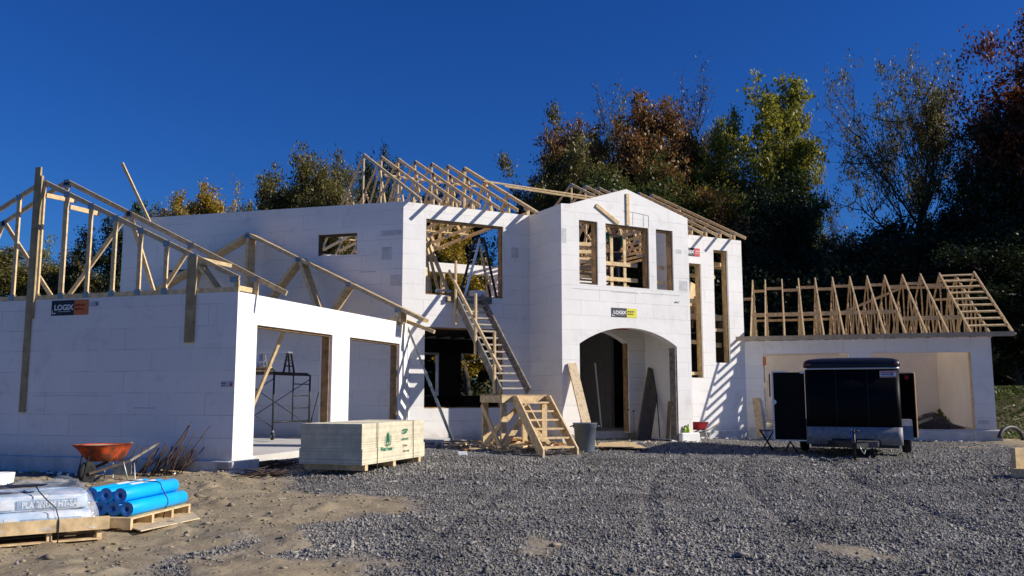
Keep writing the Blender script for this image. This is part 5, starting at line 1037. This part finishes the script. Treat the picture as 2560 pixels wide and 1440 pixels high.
# ---------------------------------------------------------------- worker in the tower window
def skinmesh(name, J, E, m, parent, M, sub=2):
    me = bpy.data.meshes.new(name); me.from_pydata([j[:3] for j in J], E, []); o = bpy.data.objects.new(name, me); put(o, parent, M)
    s_ = o.modifiers.new('skin', 'SKIN'); me.skin_vertices.new(name='') if not me.skin_vertices else None
    for i, j in enumerate(J): r = j[3]; me.skin_vertices[0].data[i].radius = (r, r if len(j) < 5 else j[4])
    me.skin_vertices[0].data[0].use_root = True
    u = o.modifiers.new('sub', 'SUBSURF'); u.levels = sub; u.render_levels = sub
    me.materials.append(m); return o
def worker(M, label):
    t = thing('person', label, 'person', M)
    J = [(0, 0, .95, .15, .11), (0, 0, 1.15, .14, .10), (0, .02, 1.35, .17, .11), (0, .02, 1.46, .13, .09), (0, .0, 1.53, .055), (0, -.01, 1.60, .075, .09), (0, -.02, 1.70, .085, .1), (0, -.01, 1.77, .06, .07),
         (-.19, .02, 1.42, .06), (-.24, -.08, 1.16, .045), (-.16, -.3, 1.1, .035), (-.14, -.37, 1.1, .03),
         (.19, .02, 1.43, .06), (.36, -.04, 1.60, .045), (.38, -.12, 1.83, .035), (.38, -.14, 1.90, .03),
         (-.1, 0, .88, .1), (-.11, -.02, .5, .065), (-.11, .02, .09, .042), (-.11, -.13, .03, .035), (.1, 0, .88, .1), (.11, -.02, .5, .065), (.11, .02, .09, .042), (.11, -.13, .03, .035)]
    E = [(0, 1), (1, 2), (2, 3), (3, 4), (4, 5), (5, 6), (6, 7), (3, 8), (8, 9), (9, 10), (10, 11), (3, 12), (12, 13), (13, 14), (14, 15), (0, 16), (16, 17), (17, 18), (18, 19), (0, 20), (20, 21), (21, 22), (22, 23)]
    skinmesh('body', J, E, M_skin, t, M)
    for sx, hx, hy, hz in ((1, .38, -.14, 1.93), (-1, -.14, -.40, 1.10)):
        for f_ in range(5):
            a = (f_ - 2) * .018; L_ = (.05, .07, .075, .07, .055)[f_]; up = Vector((0, 0, 1)) if sx > 0 else Vector((0, -1, 0)); side = Vector((1, 0, 0))
            b0 = Vector((hx, hy, hz)) + side * a; b1 = b0 + up * L_ * .6 + side * a * .3; b2 = b1 + (up * .5 + Vector((0, -.6, -.2))) * L_ * .5
            MB().tube([b0, b1, b2], [.010, .009, .007], 6).part('finger', M_skin, t, M)
    g_ = lambda idx, k: [tuple(J[i][:3]) + tuple(r + k for r in J[i][3:]) for i in idx]
    skinmesh('shirt', g_([1, 2, 3, 8, 9, 12, 13], .022), [(0, 1), (1, 2), (2, 3), (3, 4), (2, 5), (5, 6)], M_greencl, t, M)
    skinmesh('vest', [(0, 0, .93, .175, .135), (0, 0, 1.15, .18, .14), (0, .02, 1.36, .205, .15), (0, .02, 1.44, .13, .10)], [(0, 1), (1, 2), (2, 3)], M_cloth, t, M)
    skinmesh('trousers', g_([0, 16, 17, 18, 20, 21, 22], .02), [(0, 1), (1, 2), (2, 3), (0, 4), (4, 5), (5, 6)], M_jean, t, M)
    q = MB(); n = 16; pr_ = [(.10, 1.68), (.108, 1.72), (.1, 1.78), (.07, 1.815), (.0, 1.83)]
    q.add([(r * math.cos(2 * math.pi * j / n), -.01 + r * 1.1 * math.sin(2 * math.pi * j / n), z) for r, z in pr_ for j in range(n)], [(a * n + j, a * n + (j + 1) % n, (a + 1) * n + (j + 1) % n, (a + 1) * n + j) for a in range(4) for j in range(n)], True)
    q.part('cap', M_greencl, t, M); MB().box((-.07, -.2, 1.69), (.07, -.1, 1.70)).part('cap_peak', M_greencl, t, M)
    for sx in (-1, 1): MB().cyl((sx * .035, -.115, 1.665), (sx * .035, -.107, 1.665), .009, n=8).part('eye', M_black, t, M); MB().cyl((sx * .085, -.01, 1.65), (sx * .1, -.01, 1.65), .022, n=8).part('ear', M_skin, t, M); MB().box((sx * .11 - .05, -.2, 0), (sx * .11 + .05, .07, .09)).part('boot', M_dark, t, M, bev=.02)
    MB().cyl((0, -.11, 1.66), (0, -.135, 1.62), .01, .016, n=8).part('nose', M_skin, t, M); MB().box((-.025, -.115, 1.588), (.025, -.105, 1.595)).part('mouth', M_red, t, M)
    return t
pw = FT.inverted() @ inpl(1536, 640, TW + D * 1.0, C)
worker(FT @ TR(pw.x, 1.0, 3.18) @ RZ(math.pi - .2), 'person in a green shirt, green cap and black vest working in the middle tower window')
single(MB().box((pw.x - .35, .75, U), (pw.x + .35, 1.3, 3.16)), 'work_box', M_wood2, FT, 'wooden box the worker stands on in the tower room', 'box')

# ---------------------------------------------------------------- trees
def make_tree(seed, hb=.25, spread=.30, nl=16, nsub=5, ntw=4, leaves=9000, size=.03, clump=.045, top=1.0, lean=.0, up=.9, dens=1.0, fork=0, flat=.8):
    """unit-height tree: returns trunk mesh data and crown mesh data"""
    rg = random.Random(seed); rn = np.random.default_rng(seed); q = MB(); tips = []
    def br(p, d, L, r, n, lev):
        pts = [p]; rr = [r]
        for i in range(n):
            d = (d + Vector((rg.gauss(0, .13), rg.gauss(0, .13), .07 * up))).normalized(); p = p + d * (L / n); pts.append(p); rr.append(r * (1 - .8 * (i + 1) / n))
        q.tube(pts, rr, (7, 5, 4, 3)[lev]); return pts, d
    trunks = [(Vector((0, 0, -.02)), Vector((lean, 0, 1)).normalized(), top * .74, .022)]
    if fork: trunks.append((Vector((.05, .02, -.02)), Vector((lean + .16, .05, 1)).normalized(), top * .70, .017))
    for b0, d0, L0, r0 in trunks:
        pts, _ = br(b0, d0, L0, r0, 9, 0); ga = rg.uniform(0, 6)
        for i in range(nl):
            f = hb + (1 - hb) * (i + rg.random()) / nl; k = min(8, int(f * 9)); p = pts[k].lerp(pts[k + 1], f * 9 - k if f < 1 else 1); ga += 2.4
            prof = math.sin(math.pi * min(1, ((f - hb) / (1 - hb)) * .78 + .2)) ** .7; L = spread
            el = .1 + 1.05 * (f - hb) / (1 - hb) + rg.gauss(0, .12); d = Vector((math.cos(ga) * math.cos(el), math.sin(ga) * math.cos(el), math.sin(el)))
            # limb reaches towards an egg-shaped crown surface
            cz_, rx_, rz_ = .42 + hb * .5, spread, .56 - hb * .45
            qa = (d.x ** 2 + d.y ** 2) / rx_ ** 2 + d.z ** 2 / rz_ ** 2; qb = (p.x * d.x + p.y * d.y) / rx_ ** 2 + (p.z - cz_) * d.z / rz_ ** 2; qc = (p.x ** 2 + p.y ** 2) / rx_ ** 2 + (p.z - cz_) ** 2 / rz_ ** 2 - 1
            L = max(.06, (-qb + math.sqrt(max(0, qb * qb - qa * qc))) / qa * rg.uniform(.6, .92)) * .86
            lp, dd = br(p, d, L, r0 * .42 * (1 - .6 * f), 5, 1)
            for j in range(nsub):
                a = lp[rg.randint(1, 5)]; d2 = (dd + Vector((rg.gauss(0, .7), rg.gauss(0, .7), rg.gauss(.1, .4)))).normalized(); sp2, d3 = br(a, d2, L * rg.uniform(.3, .6), r0 * .12, 3, 2)
                for k2 in range(ntw):
                    d4 = (d3 + Vector((rg.gauss(0, .8), rg.gauss(0, .8), rg.gauss(.1, .5)))).normalized(); tp_, _ = br(sp2[rg.randint(1, 3)], d4, L * rg.uniform(.12, .28), r0 * .05, 2, 3); tips.append(tp_[-1]); 
                    if rg.random() < .5: tips.append(tp_[1])
    T = np.array([tuple(v) for v in tips]); wgt = rn.random(len(T)) ** 1.5 + .1; wgt /= wgt.sum(); c = T[rn.choice(len(T), leaves, p=wgt)] + rn.normal(0, clump, (leaves, 3)) * np.array([1, 1, flat])
    a = rn.normal(size=(leaves, 3)); a /= np.linalg.norm(a, axis=1)[:, None]; b = np.cross(a, rn.normal(size=(leaves, 3))); b /= np.linalg.norm(b, axis=1)[:, None]
    s = (size * rn.uniform(.55, 1.25, leaves))[:, None]; Vl = np.stack([c - a * s * .6, c + b * s * .38, c + a * s * .6, c - b * s * .38], 1).reshape(-1, 3); Fl = np.arange(leaves * 4).reshape(-1, 4)
    zs = np.quantile(c[:, 2], .995); rx = np.quantile(np.hypot(c[:, 0] - c[:, 0].mean(), c[:, 1] - c[:, 1].mean()), .97) / .5; mx_, my_ = c[:, 0].mean(), c[:, 1].mean()
    Vl[:, 2] /= zs; Vl[:, 0] /= rx; Vl[:, 1] /= rx; q.v = [(x / rx, y / rx, z / zs) for x, y, z in q.v]
    return q.mesh('trunk', M_bark), (Vl, Fl)
LM_ = dict(
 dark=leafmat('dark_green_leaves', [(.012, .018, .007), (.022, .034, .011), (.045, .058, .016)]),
 green=leafmat('green_leaves', [(.035, .05, .014), (.09, .12, .026), (.18, .19, .035)], trans=.4),
 olive=leafmat('olive_leaves', [(.06, .062, .018), (.17, .145, .034), (.31, .23, .045)], trans=.4),
 gold=leafmat('golden_leaves', [(.16, .13, .022), (.40, .27, .025), (.58, .38, .03)], trans=.35),
 yg=leafmat('yellow_green_leaves', [(.10, .125, .022), (.30, .29, .038), (.52, .44, .05)], trans=.45),
 rust=leafmat('rust_leaves', [(.07, .065, .02), (.26, .13, .034), (.50, .19, .05)], trans=.4),
 red=leafmat('red_brown_leaves', [(.05, .022, .011), (.19, .06, .018), (.36, .11, .028)], trans=.35),
 grey=leafmat('grey_brown_leaves', [(.06, .05, .035), (.12, .095, .06), (.17, .13, .07)]))
PROTO = {}
def proto(k, **kw): PROTO[k] = make_tree(**kw)
proto('dense1', seed=1, hb=.12, spread=.36, nl=22, nsub=7, ntw=5, leaves=60000, size=.0115, clump=.022)
proto('dense2', seed=2, hb=.10, spread=.38, nl=22, nsub=7, ntw=5, leaves=60000, size=.0115, clump=.024)
proto('mid1', seed=7, hb=.22, spread=.42, nl=18, nsub=7, ntw=5, leaves=36000, size=.0115, clump=.017)
proto('mid2', seed=8, hb=.25, spread=.42, nl=18, nsub=7, ntw=5, leaves=34000, size=.0115, clump=.018)
proto('open1', seed=3, hb=.3, spread=.33, nl=13, nsub=6, ntw=5, leaves=22000, size=.0125, clump=.015)
proto('open2', seed=4, hb=.25, spread=.34, nl=14, nsub=6, ntw=5, leaves=22000, size=.0125, clump=.016, lean=.1)
proto('airy', seed=15, hb=.46, spread=.46, nl=15, nsub=7, ntw=6, leaves=30000, size=.0088, clump=.013, fork=1)
proto('bare', seed=6, hb=.35, spread=.32, nl=16, nsub=8, ntw=7, leaves=9000, size=.007, clump=.009)
CROWN = {}
def tree(px, topy, wpx, dist, pr, lm, label, rot=None, group='trees behind the house', base=None):
    r = ray(px, 987); p = r * (dist / r.y); v = ray(px, topy); zt = v.z * dist / v.y; gzv = gzf(p.x, p.y) - .1
    H = zt - gzv; Wd = wpx / 2150 * dist * {'bare': 1.3, 'airy': 1.15}.get(pr, 1.5); rot = rot if rot is not None else random.uniform(0, 6.28)
    M = TR(p.x, p.y, gzv) @ Matrix.Diagonal((Wd, Wd, H, 1)) @ RZ(rot)
    t = thing('tree', label, 'tree', TR(p.x, p.y, gzv), group)
    tr, (Vl, Fl) = PROTO[pr]; put(bpy.data.objects.new('trunk', tr), t, M)
    key = (pr, lm)
    if key not in CROWN: CROWN[key] = np_mesh('crown', Vl, Fl, LM_[lm])
    put(bpy.data.objects.new('crown', CROWN[key]), t, M)
    return t
TL = [(-70, 620, 300, 60, 'mid1', 'olive', 'olive tree at the far left behind the garage'), (60, 625, 190, 62, 'mid2', 'yg', 'yellow-green tree left of the tall post'), (160, 640, 170, 60, 'dense1', 'olive', 'low olive tree between the end truss studs'),
 (255, 568, 190, 56, 'mid1', 'dark', 'dark green tree beside the left end of the tall wall'), (340, 640, 160, 70, 'dense1', 'green', 'green tree hidden behind the left wall end'), (10, 690, 220, 72, 'dense2', 'olive', 'low tree below the sloping truss at the left edge'),
 (385, 520, 120, 80, 'open1', 'green', 'thin pale green treetop left of the golden crown'), (465, 480, 170, 78, 'mid1', 'gold', 'golden treetop above the tall wall'), (550, 503, 130, 80, 'mid2', 'gold', 'smaller golden treetop right of the tallest golden crown'),
 (670, 445, 170, 62, 'dense1', 'olive', 'green-edged tree at the left of the dark clump above the wall'), (760, 400, 190, 64, 'dense1', 'olive', 'tall olive tree in the clump above the wall'), (845, 412, 170, 62, 'dense2', 'olive', 'olive-brown tree beside the first roof truss'),
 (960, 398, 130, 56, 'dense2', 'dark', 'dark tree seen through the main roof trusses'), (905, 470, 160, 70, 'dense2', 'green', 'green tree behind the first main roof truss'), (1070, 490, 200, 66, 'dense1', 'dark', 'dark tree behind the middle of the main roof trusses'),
 (1140, 660, 220, 60, 'dense1', 'olive', 'olive tree seen through the stair window'), (1180, 575, 170, 48, 'open1', 'gold', 'yellow-orange tree filling the stair window'), (1245, 650, 150, 62, 'open2', 'yg', 'sparse yellow tree behind the folding ladder'),
 (1300, 610, 170, 66, 'bare', 'grey', 'bare tree behind the inner corner of the house'),
 (1435, 305, 190, 60, 'mid1', 'rust', 'rust-topped tree at the left edge of the big clump'), (1420, 390, 200, 56, 'mid2', 'olive', 'brownish tree at the left foot of the big clump'), (1540, 232, 170, 70, 'bare', 'grey', 'bare grey treetop above the rust crowns'),
 (1550, 285, 210, 62, 'mid2', 'olive', 'brown-olive tree above the tower gable'), (1665, 260, 230, 60, 'mid1', 'rust', 'orange-brown crown above the tower gable'), (1730, 195, 240, 72, 'bare', 'grey', 'tall thin grey tree behind the orange-brown crown'),
 (1770, 400, 220, 62, 'mid2', 'rust', 'rusty tree between the orange and yellow crowns'), (1620, 440, 300, 55, 'dense1', 'green', 'dark green tree right behind the tower roof'), (1480, 500, 240, 54, 'mid1', 'dark', 'dark low tree left of the tower gable'), (1760, 500, 240, 54, 'dense2', 'rust', 'dark rust tree behind the right roof slope'),
 (1600, 335, 250, 58, 'dense1', 'rust', 'broad orange-olive crown low behind the tower gable'), (1465, 375, 210, 57, 'dense2', 'olive', 'rounded olive crown at the left of the big clump'), (1725, 350, 190, 60, 'dense1', 'olive', 'rounded olive crown between the rust and yellow trees'), (1650, 300, 150, 63, 'dense2', 'rust', 'round rust crown top above the tower peak'),
 (410, 515, 130, 79, 'dense2', 'gold', 'low golden crown at the left above the tall wall'), (505, 500, 120, 79, 'dense1', 'gold', 'golden crown between two others above the tall wall'), (590, 520, 70, 80, 'mid1', 'gold', 'rightmost small golden crown above the tall wall'),
 (1815, 300, 170, 59, 'mid1', 'yg', 'rounded yellow-green crown at the left of the tall oak'), (1885, 203, 250, 58, 'open1', 'yg', 'tall yellow-green oak right of the house'), (1985, 250, 150, 60, 'mid1', 'yg', 'right limb tree with yellow leaves beside the oak'), (1870, 420, 240, 56, 'mid2', 'green', 'green tree below the yellow-green oak'), (1935, 480, 170, 52, 'dense1', 'dark', 'dark tree at the foot of the yellow oak'),
 (2085, 520, 150, 62, 'bare', 'grey', 'bare shrub-like tree in the gap of sky'), (2050, 620, 200, 54, 'mid1', 'dark', 'dark tree below the gap of sky'), (1930, 640, 240, 48, 'dense1', 'dark', 'dark low tree left above the far garage roof'),
 (2255, 155, 350, 54, 'airy', 'olive', 'tall airy tree with two dark trunks above the far garage'), (2470, 340, 110, 60, 'bare', 'green', 'thin tree right of the airy tree'), (2250, 570, 260, 50, 'dense1', 'dark', 'dark tree at the foot of the airy tree'), (2140, 600, 200, 46, 'dense2', 'dark', 'dark understory tree above the garage ridge'),
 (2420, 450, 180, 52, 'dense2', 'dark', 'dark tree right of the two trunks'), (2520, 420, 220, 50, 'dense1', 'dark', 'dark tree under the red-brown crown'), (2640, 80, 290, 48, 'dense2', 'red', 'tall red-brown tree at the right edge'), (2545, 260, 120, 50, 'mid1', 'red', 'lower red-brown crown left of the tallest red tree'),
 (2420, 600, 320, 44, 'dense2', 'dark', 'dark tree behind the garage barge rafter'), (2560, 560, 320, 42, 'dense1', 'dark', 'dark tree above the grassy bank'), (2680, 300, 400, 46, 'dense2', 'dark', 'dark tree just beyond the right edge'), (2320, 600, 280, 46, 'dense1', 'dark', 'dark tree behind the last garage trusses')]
for a_ in TL: tree(*a_)
for k in range(12):   # the wood goes on beyond the right edge and shades what stands in frame
    tree(2860 + k * 170, 60 + (k * 67) % 170, 430, 46 + (k * 5) % 13, ('dense1', 'dense2')[k % 2], ('dark', 'red')[k % 3 == 0], 'tree number %s of the wood continuing beyond the right edge' % ('one two three four five six seven eight nine ten eleven twelve'.split()[k]), group='trees beyond the right edge')
# undergrowth, one mass
def scatter(n, seed, xr, yr, zr, size, m, name, label, base=True, pw=1.):
    rn = np.random.default_rng(seed); x = rn.uniform(*xr, n); y = rn.uniform(*yr, n); z = gz(x, y, False) + zr[0] + (zr[1] - zr[0]) * rn.random(n) ** pw * (.45 + 1.1 * np.clip(.5 + fbm(x * .15, y * .15, 99), 0, 1))
    c = np.stack([x, y, z], 1); a = rn.normal(size=(n, 3)); a /= np.linalg.norm(a, axis=1)[:, None]; b = np.cross(a, rn.normal(size=(n, 3))); b /= np.linalg.norm(b, axis=1)[:, None]; s = (size * rn.uniform(.6, 1.3, n))[:, None]
    V = np.stack([c - a * s * .6, c + b * s * .4, c + a * s * .6, c - b * s * .4], 1).reshape(-1, 3); o = bpy.data.objects.new(name, np_mesh(name, V, np.arange(n * 4).reshape(-1, 4), m)); put(o, None, Matrix()); stuff(o, label, 'undergrowth' if 'under' in name else 'leaves')
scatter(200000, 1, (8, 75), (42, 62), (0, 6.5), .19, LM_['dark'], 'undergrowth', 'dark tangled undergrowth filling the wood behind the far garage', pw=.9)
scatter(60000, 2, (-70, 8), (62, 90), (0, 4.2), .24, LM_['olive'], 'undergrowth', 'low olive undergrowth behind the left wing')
scatter(16000, 3, (14.9, 22), (27, 36), (0, .16), .09, LM_['green'], 'grass_tufts', 'green and brown ground plants on the grassy bank')
scatter(5000, 4, (16, 30), (34, 42), (0, .08), .13, LM_['gold'], 'fallen_leaves', 'fallen autumn leaves on the bank below the wood')

def debris():
    rg = random.Random(21); q = MB(); q2 = MB()
    def line(O, d, n_, L0, L1, k):
        for _ in range(k):
            p = O + d * rg.uniform(L0, L1) + n_ * abs(rg.gauss(.12, .22)); s_ = rg.uniform(.008, .03); M_ = TR(p.x, p.y, gzf(p.x, p.y) + .015) @ RZ(rg.uniform(0, 6)) @ RX(rg.uniform(-.5, .5))
            (q if rg.random() < .6 else q2).box((-s_ * rg.uniform(.7, 2.2), -s_, -s_ * .5), (s_ * rg.uniform(.7, 2.2), s_, s_ * .5), M_)
    line(G, C, -D, .2, 3.8, 130); line(TW, C, -D, 0, 4.4, 90); line(F2, B, -A, 0, 7.2, 90); line(P0, A, B, 0, 7.4, 120); line(P0, B, -A, -6, 0, 90); line(G + C * 8.3, C, -D, 0, 3.6, 60)
    stuff(q.part('foam_crumbs', M_whitefoam), 'white foam crumbs scattered along the wall feet', 'debris'); stuff(q2.part('wood_crumbs', M_wood2), 'small wood scraps scattered along the wall feet', 'debris')
debris()

def clods():
    rng = np.random.default_rng(8); n = 2600; x = rng.uniform(-8, 1.5, n); y = rng.uniform(7, 17, n); k = dirtmask(x, y) > .6; x = x[k]; y = y[k]; n = len(x)
    base = np.array([[1, 0, 0], [-1, 0, 0], [0, 1, 0], [0, -1, 0], [0, 0, 1], [0, 0, -1]], float); tri = np.array([[0, 2, 4], [2, 1, 4], [1, 3, 4], [3, 0, 4], [2, 0, 5], [1, 2, 5], [3, 1, 5], [0, 3, 5]])
    s_ = rng.lognormal(math.log(.016), .55, n).clip(.006, .07); W = base[None] * rng.uniform(.5, 1.3, (n, 6, 1)) * np.stack([rng.uniform(.8, 1.6, n), rng.uniform(.7, 1.2, n), rng.uniform(.3, .7, n)], 1)[:, None] + rng.normal(0, .12, (n, 6, 3)); W = W * s_[:, None, None]
    W[..., 0] += x[:, None]; W[..., 1] += y[:, None]; W[..., 2] += (gz(x, y) + s_ * .2)[:, None]
    m = mat('soil_clod', (.34, .28, .19), .95, var=.2, scale=3, island=.3, bump=.004, bscale=60)
    o = bpy.data.objects.new('soil_clods', np_mesh('soil_clods', W.reshape(-1, 3), (tri[None] + (np.arange(n) * 6)[:, None, None]).reshape(-1, 3), m)); put(o, None, Matrix()); stuff(o, 'loose brown soil clods on the sandy ground', 'soil clods')
clods()
